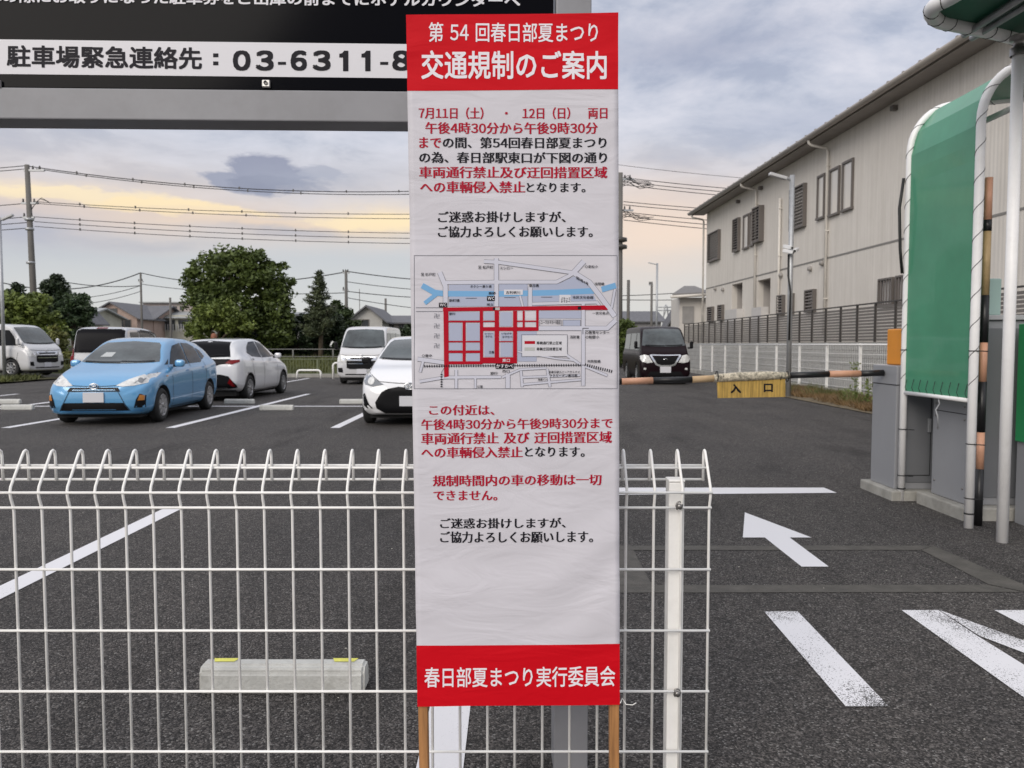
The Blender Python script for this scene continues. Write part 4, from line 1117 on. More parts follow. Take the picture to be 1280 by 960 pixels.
def lamp_post(name, label, x, Y, zt, r, arm_dx, arm_dz, cameras=False, head_len=.45, m=M_galv):
    t = thing(name, label, 'lamp post', (x, Y, 0))
    obj('shaft', MB().tube([(0, 0, -.02), (0, 0, zt)], r, 12), m, t)
    a = obj('lamp_arm', MB().tube([(0, 0, zt - .12), (arm_dx * .5, 0, zt - .12 + arm_dz * .5), (arm_dx, 0, zt - .12 + arm_dz)], .035, 8), m, t)
    ang = math.atan2(arm_dz, arm_dx)
    Mh = Matrix.Translation((arm_dx, 0, zt - .12 + arm_dz)) @ Matrix.Rotation(-ang, 4, 'Y')
    obj('lamp_head', MB().box(-head_len * .5, head_len * .5, -.07, .07, -.035, .045, Mh, bev=.015), mat('lamp_head_grey', (.5, .5, .5), .4), a)
    return t
LY = 19.5; lx = at(986.5, LY)
lp = lamp_post('camera_post', 'grey lamp post with two security cameras standing in the weeds by the white fence', lx, LY, hz(219, LY), .062, -.36, .10)
for (dx, dz, dy, yaw_) in ((-.12, hz(309, LY), -.06, .5), (-.14, hz(315, LY), -.12, .9), (.10, hz(313, LY), -.1, -.6)):
    Mh = Matrix.Translation((dx, dy, dz)) @ Matrix.Rotation(yaw_, 4, 'Z') @ Matrix.Rotation(.25, 4, 'X')
    c = obj('security_camera', MB().box(-.045, .045, -.16, .10, -.04, .045, Mh, bev=.012), mat('camera_white', (.7, .7, .7), .4), lp)
    obj('lens', MB().lathe([(0, 0), (.03, 0), (.03, .01)], 10, Mh @ Matrix.Translation((0, -.165, 0)) @ Matrix.Rotation(PI / 2, 4, 'X')), M_black_plastic, c)
obj('cable_conduit', MB().tube([(-.07, -.03, hz(318, LY)), (-.075, -.05, hz(345, LY)), (-.02, -.075, hz(365, LY)), (-.03, -.07, hz(425, LY))], .024, 8), M_black_plastic, lp)
Ym = 62; t = lamp_post('street_light', 'tall grey street light with a short arm above the dark van', at(820.5, Ym), Ym, hz(329, Ym), .085, -.5, .12)
Ym = 28; lamp_post('street_light', 'slim grey lamp post beside the white van at the left edge', at(4.5, Ym), Ym, hz(272, Ym), .062, .30, .13)

# overhead cables
def cable(label, a, b, sag, r, name='overhead_cable', group=None, spacers=(), n=22):
    a, b = Vector(a), Vector(b); pts = []
    for i in range(n + 1):
        t = i / n; p = a.lerp(b, t); p.z -= 4 * sag * t * (1 - t); pts.append(p)
    t_ = thing(name, label, 'cable', a, 0, group)
    obj('strand', MB().tube([p - a for p in pts], r, 5), M_wire, t_)
    for s in spacers:
        p = a.lerp(b, s); p.z -= 4 * sag * s * (1 - s); p = p - a
        obj('spacer', MB().box(p.x - .03, p.x + .03, p.y - .03, p.y + .03, p.z - .05, p.z + .09), M_insul, t_)
def sp(*px): return [(at(p, 43) - xA) / (xB - xA) for p in px]
def px_cable(label, pxa, pya, pxb, pyb, Ya, Yb, sag, r=.018, spacers=(), group='overhead cables across the sky'):
    cable(label, (at(pxa, Ya), Ya, hz(pya, Ya)), (at(pxb, Yb), Yb, hz(pyb, Yb)), sag, r, group=group, spacers=spacers)
px_cable('uppermost black cable strung right of the tall pole on the left', 44, 208, 776, 219, YL, YR, 1.15, .026, sp(109, 174, 235, 300, 365, 430, 495))
px_cable('second cable from the top strung just under the uppermost one', 52, 211, 776, 224, YL, YR, 1.12, .022, sp(113, 178, 240, 305, 370))
px_cable('third cable from the top crossing the yellow sunset band', 48, 252, 776, 262, YL, YR, .45, .018, sp(108, 173, 236, 300, 365, 430))
px_cable('fourth cable from the top just below the yellow band crossing cable', 48, 254, 776, 268, YL, YR, .50, .018, sp(113, 178, 241, 305))
px_cable('fifth cable from the top, upper line of the three spaced together', 48, 271, 776, 290, YL, YR, .40, .018, sp(107.5, 171.5, 237, 300, 365, 430))
px_cable('middle line of the three cables spaced together', 48, 277, 776, 296, YL, YR, .42, .018, sp(107.5, 171.5, 237, 300, 365, 430))
px_cable('lowest line of the three cables spaced together', 48, 283, 776, 302, YL, YR, .44, .018, sp(107.5, 171.5, 237, 300, 365, 430))
for i, (ya, yb, txt) in enumerate(((207, 213, 'topmost cable running off the left edge from the tall pole'), (211, 216, 'second cable running off the left edge under the topmost one'), (254, 258, 'thick joined cable leaving the left pole below the top pair'), (271, 273, 'left going cable level with the pole collar'), (278, 280, 'left going cable just under the collar level one'), (285, 286, 'lowest left going cable of the tall pole'))):
    px_cable(txt, 40, ya, -420, yb, YL, YL, .4, .022)
for i, (ya, yb, txt) in enumerate(((222, 246, 'top cable leaving the right pole towards the long house'), (227, 250, 'second cable leaving the right pole towards the long house'), (231, 256, 'third cable leaving the right pole towards the long house'), (252, 268, 'upper middle cable from the right pole to the house roof'), (256, 273, 'lower middle cable from the right pole to the house roof'),
                                  (265, 285, 'upper of the low cables right of the banner'), (270, 292, 'middle of the low cables right of the banner'), (275, 298, 'lowest of the low cables right of the banner'))):
    px_cable(txt, 778, ya, 1130, yb, YR, 50, .25, .022)
px_cable('thin high line sloping above the top cables right of the banner', 700, 196, 1000, 228, 60, 60, .2, .018)
px_cable('cable rising from the left trees up to the thin service pole', 0, 352, 178, 341, 70, 75, 1.1, .05)
px_cable('cable from the thin service pole to the big round tree', 178, 341, 433, 340, 75, 55, .9, .04)
px_cable('lower cable from the left trees to the thin service pole', 70, 350, 178, 357, 72, 75, .3, .04)
px_cable('lower cable from the thin service pole past the round tree', 178, 355, 433, 366, 75, 55, .4, .03)
px_cable('faint cable below the service pole crossing to the left', 60, 374, 178, 357, 72, 75, .4, .03)
px_cable('faint lower cable from the roofs up to the service pole', 60, 382, 178, 364, 72, 75, .4, .03)
px_cable('cable from the brown pole top towards the banner', 433.5, 339, 640, 352, 55, 60, .3, .035)
px_cable('second cable from the brown pole towards the banner', 433.5, 352, 640, 364, 55, 60, .3, .025)
px_cable('third cable from the brown pole towards the banner', 433.5, 364, 640, 371, 55, 60, .3, .03)
px_cable('low cable from the brown pole over the white house', 433.5, 372, 640, 392, 55, 60, .3, .025)
px_cable('cable between the small poles right of the banner', 700, 368, 930, 356, 62, 62, .4, .03)
px_cable('lower cable between the small poles right of the banner', 700, 372, 930, 372, 62, 62, .2, .03)

# ------------------------------------------------------------------ vegetation
def leaf_mat(name, c, tr=.25):
    m = mat(name, c, .6, var=.45, vscale=1.1, color2=(c[0] * 1.7, c[1] * 1.5, c[2] * 1.2), detail=6)
    return m
M_leaf = leaf_mat('broad_leaves', (.075, .115, .028))
M_leaf_l = leaf_mat('light_leaves', (.115, .165, .038))
M_leaf_d = leaf_mat('dark_leaves', (.018, .036, .014))
M_needle = leaf_mat('needles', (.050, .070, .035))
M_bark = mat('bark', (.09, .07, .05), .9, var=.3, vscale=6, bump=.6, bscale=18)
def leaves_mesh(pts, size, up=.3, aspect=.55, name='crown'):
    n = len(pts)
    d = rng.normal(size=(n, 3)); d[:, 2] *= .7; d /= np.linalg.norm(d, axis=1)[:, None]
    e = rng.normal(size=(n, 3)); e -= (e * d).sum(1)[:, None] * d; e /= np.linalg.norm(e, axis=1)[:, None]
    s = size * rng.uniform(.6, 1.35, n)[:, None]
    a = d * s * .5; b = e * s * .5 * aspect
    V = np.empty((n, 4, 3)); V[:, 0] = pts - a; V[:, 1] = pts - a * .1 + b; V[:, 2] = pts + a; V[:, 3] = pts - a * .1 - b
    me = bpy.data.meshes.new(name); me.vertices.add(n * 4); me.vertices.foreach_set('co', V.reshape(-1))
    me.loops.add(n * 4); me.loops.foreach_set('vertex_index', np.arange(n * 4)); me.polygons.add(n)
    me.polygons.foreach_set('loop_start', np.arange(n) * 4); me.polygons.foreach_set('loop_total', np.full(n, 4))
    me.update(); me.validate(); return me
def crown_pts(blobs, n, clump=.9):
    """points gathered in leafy clumps over the shells of the given ellipsoids"""
    out = []; tot = sum((rx * rz) for _, _, _, rx, ry, rz in blobs)
    for cx, cy, cz, rx, ry, rz in blobs:
        k = int(n * rx * rz / tot); nc = max(6, int(k / 90))
        d = rng.normal(size=(nc, 3)); d /= np.linalg.norm(d, axis=1)[:, None]
        rad = rng.uniform(.55, 1.03, nc)[:, None]
        cen = d * rad * [rx, ry, rz] + [cx, cy, cz]
        cs = rng.uniform(.6, 1.3, nc) * clump
        idx = rng.integers(0, nc, k)
        q = rng.normal(size=(k, 3)); q /= np.linalg.norm(q, axis=1)[:, None]
        out.append(cen[idx] + q * (rng.uniform(.35, 1.0, k)[:, None]) * (cs[idx][:, None]) * [1, 1, .65])
    return np.vstack(out)
def tree(name, label, base, blobs, n, leaf, m, trunk_h, trunk_r, clump=.9, group=None, cat='tree', limbs=5, seed=1):
    t = thing(name, label, cat, base, 0, group)
    link('crown', leaves_mesh(crown_pts(blobs, n, clump), leaf), m, t)
    rr = random.Random(seed); k = MB()
    k.tube([(0, 0, -.1), (.05, 0, trunk_h * .5), (-.03, .05, trunk_h)], [trunk_r * 1.25, trunk_r, trunk_r * .8], 10)
    for i in range(limbs):
        b = blobs[rr.randrange(len(blobs))]
        e = Vector((b[0] + rr.uniform(-.3, .3) * b[3], b[1] + rr.uniform(-.3, .3) * b[4], b[2] + rr.uniform(-.1, .5) * b[5])); s0 = Vector((0, 0, trunk_h * rr.uniform(.7, 1)))
        k.tube([s0, s0.lerp(e, .5) + Vector((0, 0, .2)), e], [trunk_r * .6, trunk_r * .35, trunk_r * .12], 7)
    obj('trunk', k, M_bark, t)
    return t
def px_blobs(Y, cpx, lst, dy=0.0):                # (px, py, half width px, half height px) at distance Y, relative to the trunk at cpx
    s = Y / FOC; out = []
    for px, py, hw, hh in lst: out.append(((px - cpx) * s, rng.uniform(-.3, .3) * hw * s + dy, hz(py, Y), hw * s, hw * s * .9, hh * s))
    return out
tree('round_tree', 'big round dark green broadleaf tree in the middle of the far side', (at(300, 47), 47, 0),
     px_blobs(47, 300, [(300, 342, 42, 30), (268, 346, 28, 26), (334, 350, 30, 28), (318, 328, 28, 16), (256, 362, 20, 22), (262, 380, 28, 28), (300, 385, 42, 34), (345, 385, 22, 28), (265, 412, 26, 24), (320, 415, 40, 28), (290, 328, 24, 18), (350, 412, 20, 22)]), 34000, .26, M_leaf, 2.6, .32, clump=.55, limbs=9)
tree('flowering_bush', 'pale leafy bush growing at the foot of the round tree on its left', (at(262, 44), 44, 0),
     px_blobs(44, 262, [(262, 398, 20, 18), (285, 392, 18, 14), (250, 414, 18, 14), (300, 405, 16, 12)]), 7000, .20, M_leaf_l, .9, .12, clump=.45, cat='bush')
# conifer with layered boughs
def conifer(name, label, px, Y, top, bot, hw, n, m, group=None, layers=13, seed=2):
    t = thing(name, label, 'tree', (at(px, Y), Y, 0), 0, group); s = Y / FOC
    rr = random.Random(seed); pts = []; k = MB(); zt, zb2 = hz(top, Y), hz(bot, Y)
    k.tube([(0, 0, -.1), (.1, 0, zt * .5), (0, 0, zt - .05)], [.16, .11, .02], 8)
    for i in range(layers):
        f = (i + .5) / layers; z = zt - (zt - zb2) * f
        R = hw * s * (f ** .8) * 1.0
        for j in range(7):
            a = rr.uniform(0, 2 * PI); L = R * rr.uniform(.45, 1.15); up = rr.uniform(.02, .30)
            e = Vector((math.cos(a) * L, math.sin(a) * L, z + L * up)); b = Vector((0, 0, z - .1))
            k.tube([b, b.lerp(e, .6) - Vector((0, 0, .05)), e], [.035, .02, .008], 4)
            cnt = int(n / layers / 7 * (.3 + 1.2 * f))
            for q in range(cnt):
                u = rr.uniform(.15, 1.05) ; p = b.lerp(e, u); w_ = .10 + .20 * (1 - u) * R
                pts.append((p.x + rr.gauss(0, w_ * .7), p.y + rr.gauss(0, w_ * .7), p.z + rr.gauss(0, .07)))
    link('crown', leaves_mesh(np.array(pts), .20, aspect=.3), m, t); obj('trunk', k, M_bark, t); return t
conifer('conifer', 'ragged dark conifer standing just right of the big round tree', 400, 46, 338, 420, 30, 9000, M_needle)
tree('cedar', 'tall dark conical tree behind the left bushes, topmost of the left group', (at(72, 62), 62, 0),
     px_blobs(62, 72, [(71, 353, 6, 7), (70, 362, 12, 10), (73, 376, 16, 12), (76, 394, 20, 16)]), 9000, .30, M_leaf_d, 3.0, .2, clump=.6)
tree('rounded_conifer', 'lower rounded dark green tree right of the dark conical one', (at(92, 60), 60, 0),
     px_blobs(60, 92, [(92, 375, 16, 10), (88, 388, 22, 16), (104, 390, 12, 12), (92, 408, 22, 16)]), 8000, .28, leaf_mat('conifer_green', (.028, .055, .022)), 1.5, .2, clump=.5)
tree('cypress', 'dark pointed tree top behind the leftmost bush', (at(22, 58), 58, 0),
     px_blobs(58, 22, [(23, 361, 5, 6), (22, 374, 12, 12), (24, 392, 18, 18)]), 5000, .28, M_leaf_d, 2, .16, clump=.5)
tree('leafy_bush', 'bright green leafy tree at the left edge behind the white van', (at(24, 36), 36, 0),
     px_blobs(36, 24, [(10, 388, 22, 24), (36, 386, 22, 20), (22, 412, 32, 24), (52, 410, 20, 22), (60, 427, 18, 16), (4, 374, 12, 12), (45, 430, 30, 16)]), 15000, .22, M_leaf_l, 1.4, .1, clump=.42, cat='tree')
tree('shrub', 'yellowish green shrub between the leafy tree and the silver minivan', (at(76, 33), 33, 0),
     px_blobs(33, 76, [(72, 422, 10, 16), (66, 440, 14, 14), (78, 446, 9, 12)]), 3000, .15, leaf_mat('yellow_leaves', (.14, .16, .05)), .6, .06, clump=.25, cat='shrub')
tree('dark_tree', 'dark dense tree below the ragged conifer', (at(392, 49), 49, 0),
     px_blobs(49, 392, [(380, 420, 34, 24), (345, 425, 30, 26), (400, 405, 26, 20), (300, 432, 40, 20), (415, 425, 22, 22)]), 16000, .28, M_leaf_d, 1.2, .2, clump=.5)
tree('green_tree', 'mid green bushy tree left of the brown utility pole', (at(424, 52), 52, 0),
     px_blobs(52, 424, [(424, 392, 15, 14), (434, 402, 15, 14), (418, 412, 22, 18)]), 6000, .25, leaf_mat('mid_leaves', (.05, .085, .03)), 1.5, .14, clump=.4)
tree('hedge_shrub', 'low dark hedge shrub right of the white van roof', (at(500, 50), 50, 0), px_blobs(50, 500, [(490, 424, 20, 8), (512, 420, 14, 12)]), 3000, .22, M_leaf_d, .6, .1, clump=.35, cat='shrub')
tree('corner_shrub', 'green shrub beside the right edge of the banner behind the dark van', (at(783, 44), 44, 0), px_blobs(44, 783, [(780, 410, 14, 12), (790, 424, 14, 14), (772, 430, 16, 18), (784, 444, 18, 14)]), 7000, .2, M_leaf, .9, .08, clump=.35, cat='shrub')

# grass, weeds
def blades(name, pts, h, w, m, lean=.5):
    n = len(pts); a = rng.uniform(0, 2 * PI, n); H = h * rng.uniform(.4, 1.2, n); 
    dx = np.cos(a) * w; dy = np.sin(a) * w; lx_ = rng.normal(0, lean, n) * H; ly_ = rng.normal(0, lean, n) * H
    V = np.empty((n, 3, 3)); V[:, 0] = pts + np.stack([dx, dy, 0 * dx], 1); V[:, 1] = pts - np.stack([dx, dy, 0 * dx], 1); V[:, 2] = pts + np.stack([lx_, ly_, H], 1)
    me = bpy.data.meshes.new(name); me.vertices.add(n * 3); me.vertices.foreach_set('co', V.reshape(-1))
    me.loops.add(n * 3); me.loops.foreach_set('vertex_index', np.arange(n * 3)); me.polygons.add(n)
    me.polygons.foreach_set('loop_start', np.arange(n) * 3); me.polygons.foreach_set('loop_total', np.full(n, 3)); me.update()
    return link(name, me, m, kind='stuff')
M_grass = leaf_mat('grass_green', (.085, .105, .03)); M_dry = leaf_mat('dry_weed', (.16, .11, .055))
n = 26000; x = rng.uniform(-26, 3, n); y = rng.uniform(31.8, 37.5, n)
blades('bank_grass', np.stack([x, y, .05 + .45 * np.clip((y - 33.5) / 3, 0, 1)], 1), .34, .02, M_grass)
n = 26000; y = rng.uniform(13.4, 22.5, n); x = 6.95 + 1.4 * rng.beta(1.3, 1.1, n) + (y - 14) * .04
x = np.clip(x, 6.9, 8.40)
keep = (np.sin(x * 6 + y * 2.1) + np.sin(y * 5.3 + x * 2) > -1.0); blades('dry_weeds', np.stack([x, y, 0 * x + .01], 1)[keep], .17, .008, M_dry, 1.0)
n = 7000; y = rng.uniform(13.4, 22.5, n); x = rng.uniform(7.3, 8.4, n); keep = (np.sin(x * 4 + y * 1.7 + 1) + np.sin(y * 3.1) > .5)
blades('green_weeds', np.stack([x, y, 0 * x + .01], 1)[keep], .28, .010, M_grass, .5)
n = 3500; a = rng.uniform(0, 6.28, n); r_ = rng.uniform(0, 1, n) ** .5
blades('pole_grass', np.stack([-18.4 + r_ * np.cos(a) * 1.2, 26.5 + r_ * np.sin(a) * 3, 0 * a + .06], 1), .2, .02, M_grass)
for (px, py, hh, lab) in ((1069, 507, .95, 'tall thin green weed growing beside the white fence'), (1084, 511, .62, 'shorter green weed right of the tall thin one'), (1056, 505, .35, 'small low weed left of the tall thin one')):
    p = G(px, py); t = thing('weed_plant', lab, 'plant', p); k = MB()
    for j in range(3): k.tube([(0, 0, 0), (.02 * (j - 1), .01, hh * .5), (.05 * (j - 1), 0, hh * (1 - .12 * abs(j - 1)))], [.006, .004, .002], 5)
    obj('stem', k, mat('stem_green', (.12, .16, .05), .7), t)
    pts = np.array([(rng.normal(0, .05), rng.normal(0, .05), rng.uniform(.15, 1.0) * hh) for _ in range(int(170 * hh))])
    link('leaf_cluster', leaves_mesh(pts, .075, aspect=.35), M_leaf_l, t)

# ------------------------------------------------------------------ wheel stops
def stop(px0_, px1_, pyb, label, z=.12, group='concrete wheel stops', rfl=True, pos=None, ry=0):
    p0, p1 = G(px0_, pyb), G(px1_, pyb); L = .60 if pos else (p1 - p0).length
    c = Vector(pos) if pos else (p0 + p1) / 2
    t = thing('wheel_stop', label, 'wheel stop', c, ry, group)
    k = MB(); prof_ = [(0, .0), (.003, .082), (.022, .107), (.082, .109), (.104, .08), (.112, 0)]
    k.prism([(a, b) for a, b in prof_], -L / 2, L / 2, 'x')
    bm = bmesh.new(); me = k.mesh('body'); bm.from_mesh(me); bmesh.ops.bevel(bm, geom=bm.edges[:], offset=.011, segments=3, affect='EDGES'); bm.to_mesh(me); bm.free()
    link('body', me, mat('wheel_stop_concrete', (.56, .56, .53), .85, var=.16, vscale=5, bump=.35, bscale=60, dirt=.55, dscale=9), t)
    if rfl:
        for sx2 in (-1, 1):
            x0 = sx2 * (L / 2 - .085)
            q = MB().add([(x0 - .038, .046, .1105), (x0 + .038, .046, .1105), (x0 + .05, .076, .1112), (x0 - .05, .076, .1112)], [(0, 1, 2, 3)])
            obj('reflector', q, M_yellow, t)
    return t
st = stop(248, 455, 868, 'large grey wheel stop with two yellow reflectors behind the mesh fence')
stop(0, 40, 512.5, 'pale wheel stop at the left edge, nearer one of the pair', rfl=False)
stop(-14, 24, 505, 'pale wheel stop at the left edge, farther one of the pair', rfl=False)
stop(324, 366, 513, 'pale wheel stop on the asphalt between blue car and white hatchbacks', rfl=False)
stop(280, 317, 505, 'pale wheel stop just behind the rear of the white hatchback', rfl=False)
stop(424, 460, 505, 'pale wheel stop left of the front facing white hatchback', rfl=False)
# ------------------------------------------------------------------ vehicles
def pchip(x, y, xq):
    x, y = np.asarray(x, float), np.asarray(y, float); h = np.diff(x); dl = np.diff(y) / h
    m = np.zeros_like(y)
    for i in range(1, len(x) - 1):
        if dl[i - 1] * dl[i] > 0:
            w1_, w2_ = 2 * h[i] + h[i - 1], h[i] + 2 * h[i - 1]; m[i] = (w1_ + w2_) / (w1_ / dl[i - 1] + w2_ / dl[i])
    m[0], m[-1] = dl[0], dl[-1]
    k = np.clip(np.searchsorted(x, xq) - 1, 0, len(x) - 2); t = (xq - x[k]) / h[k]
    return (2 * t**3 - 3 * t**2 + 1) * y[k] + (t**3 - 2 * t**2 + t) * h[k] * m[k] + (-2 * t**3 + 3 * t**2) * y[k + 1] + (t**3 - t**2) * h[k] * m[k + 1]
def section(zb, zs, zt, wl, ws, wt):
    hgt = zt - zs
    P_ = [(0, zb), (wl * .80, zb), (wl * .97, zb + .05), (ws * .995, zb + (zs - zb) * .30), (ws, zb + (zs - zb) * .62), (ws * .985, zs - .07), (ws * .95, zs),
          (ws * .93 + (wt - ws * .93) * .30, zs + hgt * .30), (ws * .93 + (wt - ws * .93) * .68, zs + hgt * .66), (wt, zt - min(.07, hgt * .16)), (wt * .90, zt - min(.025, hgt * .05)), (wt * .5, zt - .004), (0, zt)]
    return np.array(P_)
def car_body(st, n_long=64):
    st = np.array(st, float); ys = st[:, 0]
    yq = np.unique(np.concatenate([np.linspace(ys[0], ys[-1], n_long), ys]))
    cols = [pchip(ys, st[:, c], yq) for c in range(1, 7)]
    secs = []
    for i in range(len(yq)):
        p = section(*[c[i] for c in cols]); t = np.arange(len(p)); tq = np.linspace(0, len(p) - 1, 37)
        secs.append(np.stack([pchip(t, p[:, 0], tq), pchip(t, p[:, 1], tq)], 1))
    V = []; F = []
    ring = 37 * 2 - 2
    for y, s in zip(yq, secs):
        V += [(a, y, b) for a, b in s] + [(-a, y, b) for a, b in s[-2:0:-1]]
    for i in range(len(yq) - 1):
        for k in range(ring): F.append((i * ring + k, i * ring + (k + 1) % ring, (i + 1) * ring + (k + 1) % ring, (i + 1) * ring + k))
    F.append(tuple(range(ring))); F.append(tuple(reversed(range((len(yq) - 1) * ring, len(yq) * ring))))
    me = mesh_from(V, F, 'body', True)
    bm = bmesh.new(); bm.from_mesh(me); bmesh.ops.recalc_face_normals(bm, faces=bm.faces); bm.to_mesh(me)
    bvh = BVHTree.FromBMesh(bm); bm.free()
    return me, bvh
def in_poly(p, poly):
    c = False; j = len(poly) - 1
    for i in range(len(poly)):
        if (poly[i][1] > p[1]) != (poly[j][1] > p[1]) and p[0] < (poly[j][0] - poly[i][0]) * (p[1] - poly[i][1]) / (poly[j][1] - poly[i][1]) + poly[i][0]: c = not c
        j = i
    return c
def decal(poly, axis, bvh, lift=.004, step=.05, flip=1):
    """outline given in the plane seen from the front (x, z), the rear (x, z), a side (y, z) or the top (x, y), laid on the body"""
    pts = []
    for i, a in enumerate(poly):
        b = poly[(i + 1) % len(poly)]; L = math.hypot(b[0] - a[0], b[1] - a[1]); n = max(1, int(L / step))
        for k in range(n): pts.append((a[0] + (b[0] - a[0]) * k / n, a[1] + (b[1] - a[1]) * k / n))
    nb = len(pts); xs_ = [p[0] for p in poly]; zs_ = [p[1] for p in poly]
    x = min(xs_) + step
    while x < max(xs_):
        z = min(zs_) + step
        while z < max(zs_):
            if in_poly((x, z), poly) and min(math.hypot(x - p[0], z - p[1]) for p in pts[:nb]) > step * .45: pts.append((x, z))
            z += step
        x += step
    r = delaunay_2d_cdt([Vector(p) for p in pts], [], [list(range(nb))], 1, 1e-5)
    V = []; ok = []
    for p in r[0]:
        if axis == 'front': o, d = Vector((p[0], -6, p[1])), Vector((0, 1, 0))
        elif axis == 'rear': o, d = Vector((p[0], 6, p[1])), Vector((0, -1, 0))
        elif axis == 'top': o, d = Vector((p[0], p[1], 6)), Vector((0, 0, -1))
        else: o, d = Vector((4 * flip, p[0], p[1])), Vector((-flip, 0, 0))
        loc, nor, idx, dist = bvh.ray_cast(o, d)
        ok.append(loc is not None)
        V.append(loc - d * lift + nor * lift * .5 if loc is not None else o)
    F = [f for f in r[2] if all(ok[i] for i in f)]
    # keep only the vertices used, give the sheet a little thickness
    used = sorted({i for f in F for i in f}); mp_ = {a: b for b, a in enumerate(used)}
    V = [V[i] for i in used]; F = [tuple(mp_[i] for i in f) for f in F]
    return mesh_from(V, F, 'decal', True)
def band(pts, w):                                  # open line -> thin closed outline
    L, R = polyline_strip(pts, w); return [tuple(p) for p in L] + [tuple(p) for p in reversed(R)]
M_tint = mat('tinted_glass', (.012, .013, .015), .06, spec=.16)
M_rglass = mat('privacy_glass', (.010, .010, .012), .25, spec=.05)
M_screen = mat('windscreen_glass', (.045, .055, .058), .04, spec=.6, coat=.35, var=.6, vscale=1.6)
M_trimb = mat('car_trim_black', (.008, .008, .009), .4, spec=.15)
M_gap = mat('panel_gap', (.012, .012, .013), .7)
M_lamp = mat('headlamp_lens', (.66, .66, .64), .10, metal=.0, spec=.9, coat=1.0, var=.25, vscale=14)
M_lamp_d = mat('headlamp_dark', (.16, .17, .18), .08, spec=.9, coat=1.0)
M_chrome = mat('chrome', (.75, .76, .78), .12, metal=1.0)
M_tail = mat('tail_lamp_red', (.17, .004, .006), .2, spec=.3)
M_plate = mat('number_plate_white', (.62, .62, .65), .5)
M_amber = mat('amber_lens', (.5, .2, .04), .2, coat=.6)
M_rim = mat('wheel_silver', (.48, .48, .49), .3, metal=.7)
M_under = mat('underside_black', (.012, .012, .012), .9)
M_blue = mat('sky_blue_paint', (.115, .34, .60), .28, metal=.15, coat=1.0)
M_wcar = mat('white_paint', (.80, .80, .81), .28, coat=1.0)
M_silver = mat('pearl_white_paint', (.52, .53, .55), .3, metal=.2, coat=1.0)
M_wvan = mat('cream_white_paint', (.60, .60, .61), .32, coat=.8)
M_maroon = mat('dark_maroon_paint', (.010, .004, .006), .35, spec=.14)

def wheel(parent, x, y, r, w=.19, spokes=8, style='cover'):
    sgn = 1 if x > 0 else -1
    M = Matrix.Rotation(PI / 2 * sgn, 4, 'Y')
    prof = [(r * .66, -w / 2), (r * .90, -w / 2 + .006), (r * .985, -w / 2 + .03), (r, -w / 4), (r, w / 4), (r * .985, w / 2 - .03), (r * .90, w / 2 - .006), (r * .66, w / 2), (r * .64, 0), (r * .66, -w / 2)]
    t = obj('wheel', MB().lathe(prof, 28, M), M_rubber, parent, loc=(x, y, r))
    k = MB(); k.lathe([(r * .66, w / 2 - .012), (r * .63, w / 2 + .002), (r * .58, w / 2 - .012), (r * .575, w / 2 - .045)], 28, M)
    obj('rim', k, M_rim, t)
    obj('brake_disc', MB().lathe([(r * .6, w / 2 - .05), (0, w / 2 - .05)], 20, M), M_under, t)
    k = MB()
    for i in range(spokes):
        a = 2 * PI * i / spokes; R = M @ Matrix.Rotation(a, 4, 'Z')
        k.prism([(r * .12, -.026), (r * .58, -.014 - .022 * (style == 'cover')), (r * .58, .014 + .022 * (style == 'cover')), (r * .12, .026)], w / 2 - .03, w / 2 - .006, 'z', R)
    k.lathe([(0, w / 2), (r * .15, w / 2 - .004), (r * .17, w / 2 - .025)], 16, M)
    obj('hub_cover', k, M_rim, t)
    return t
def vehicle(label, cat, name, pos, rot, st, wheels, wr, paint, decals, track, arch=.055, group=None, spokes=9, style='cover'):
    t = thing(name, label, cat, pos, rot, group)
    me, bvh = car_body(st)
    o = link('body', me, paint, t); me.materials.append(M_under)
    cm = MB()
    for y in wheels:
        for sgn in (-1, 1):
            R = Matrix.Translation((sgn * track, y, wr)) @ Matrix.Rotation(PI / 2, 4, 'Y')
            cm.lathe([(0, -.16), (wr + arch, -.16), (wr + arch, .30), (0, .30)] if sgn > 0 else [(0, -.30), (wr + arch, -.30), (wr + arch, .16), (0, .16)], 28, R)
    cme = cm.mesh('cut'); cme.materials.append(paint); cme.materials.append(M_under)
    cme.polygons.foreach_set('material_index', [1] * len(cme.polygons))
    co = bpy.data.objects.new('cut', cme); C.objects.link(co); co.parent = t
    bm_ = o.modifiers.new('b', 'BOOLEAN'); bm_.operation = 'DIFFERENCE'; bm_.object = co; bm_.solver = 'EXACT'; bm_.material_mode = 'INDEX'
    dg = bpy.context.evaluated_depsgraph_get(); dg.update()
    nm = bpy.data.meshes.new_from_object(o.evaluated_get(dg)); o.modifiers.clear(); o.data = nm
    bpy.data.objects.remove(co, do_unlink=True)
    if len(nm.polygons) < 200: print('BOOLEAN PROBLEM', name)
    obj('underbody', MB().box(-track + .12, track - .12, st[1][0] + .15, st[-2][0] - .15, .13, .30), M_under, t)
    for y in wheels:
        for sgn in (-1, 1): wheel(t, sgn * (track - .045), y, wr, spokes=spokes, style=style)
    parents = {}
    for d in decals:
        nm_, axis, poly, m = d[:4]; opt = d[4] if len(d) > 4 else {}
        sides = [1, -1] if opt.get('mirror') else [1]
        for sg in sides:
            if axis == 'side':
                me = decal(poly, 'side', bvh, opt.get('lift', .004), opt.get('step', .05), sg)
            else:
                me = decal([(a * sg, b) for a, b in poly], axis, bvh, opt.get('lift', .004), opt.get('step', .05))
            if len(me.polygons) == 0: print('EMPTY', name, nm_); continue
            par = parents.get((opt.get('on'), sg), parents.get((opt.get('on'), 1), t)) if opt.get('on') else t
            q = link(nm_, me, m, par); parents[(nm_, sg)] = q
    return t, bvh
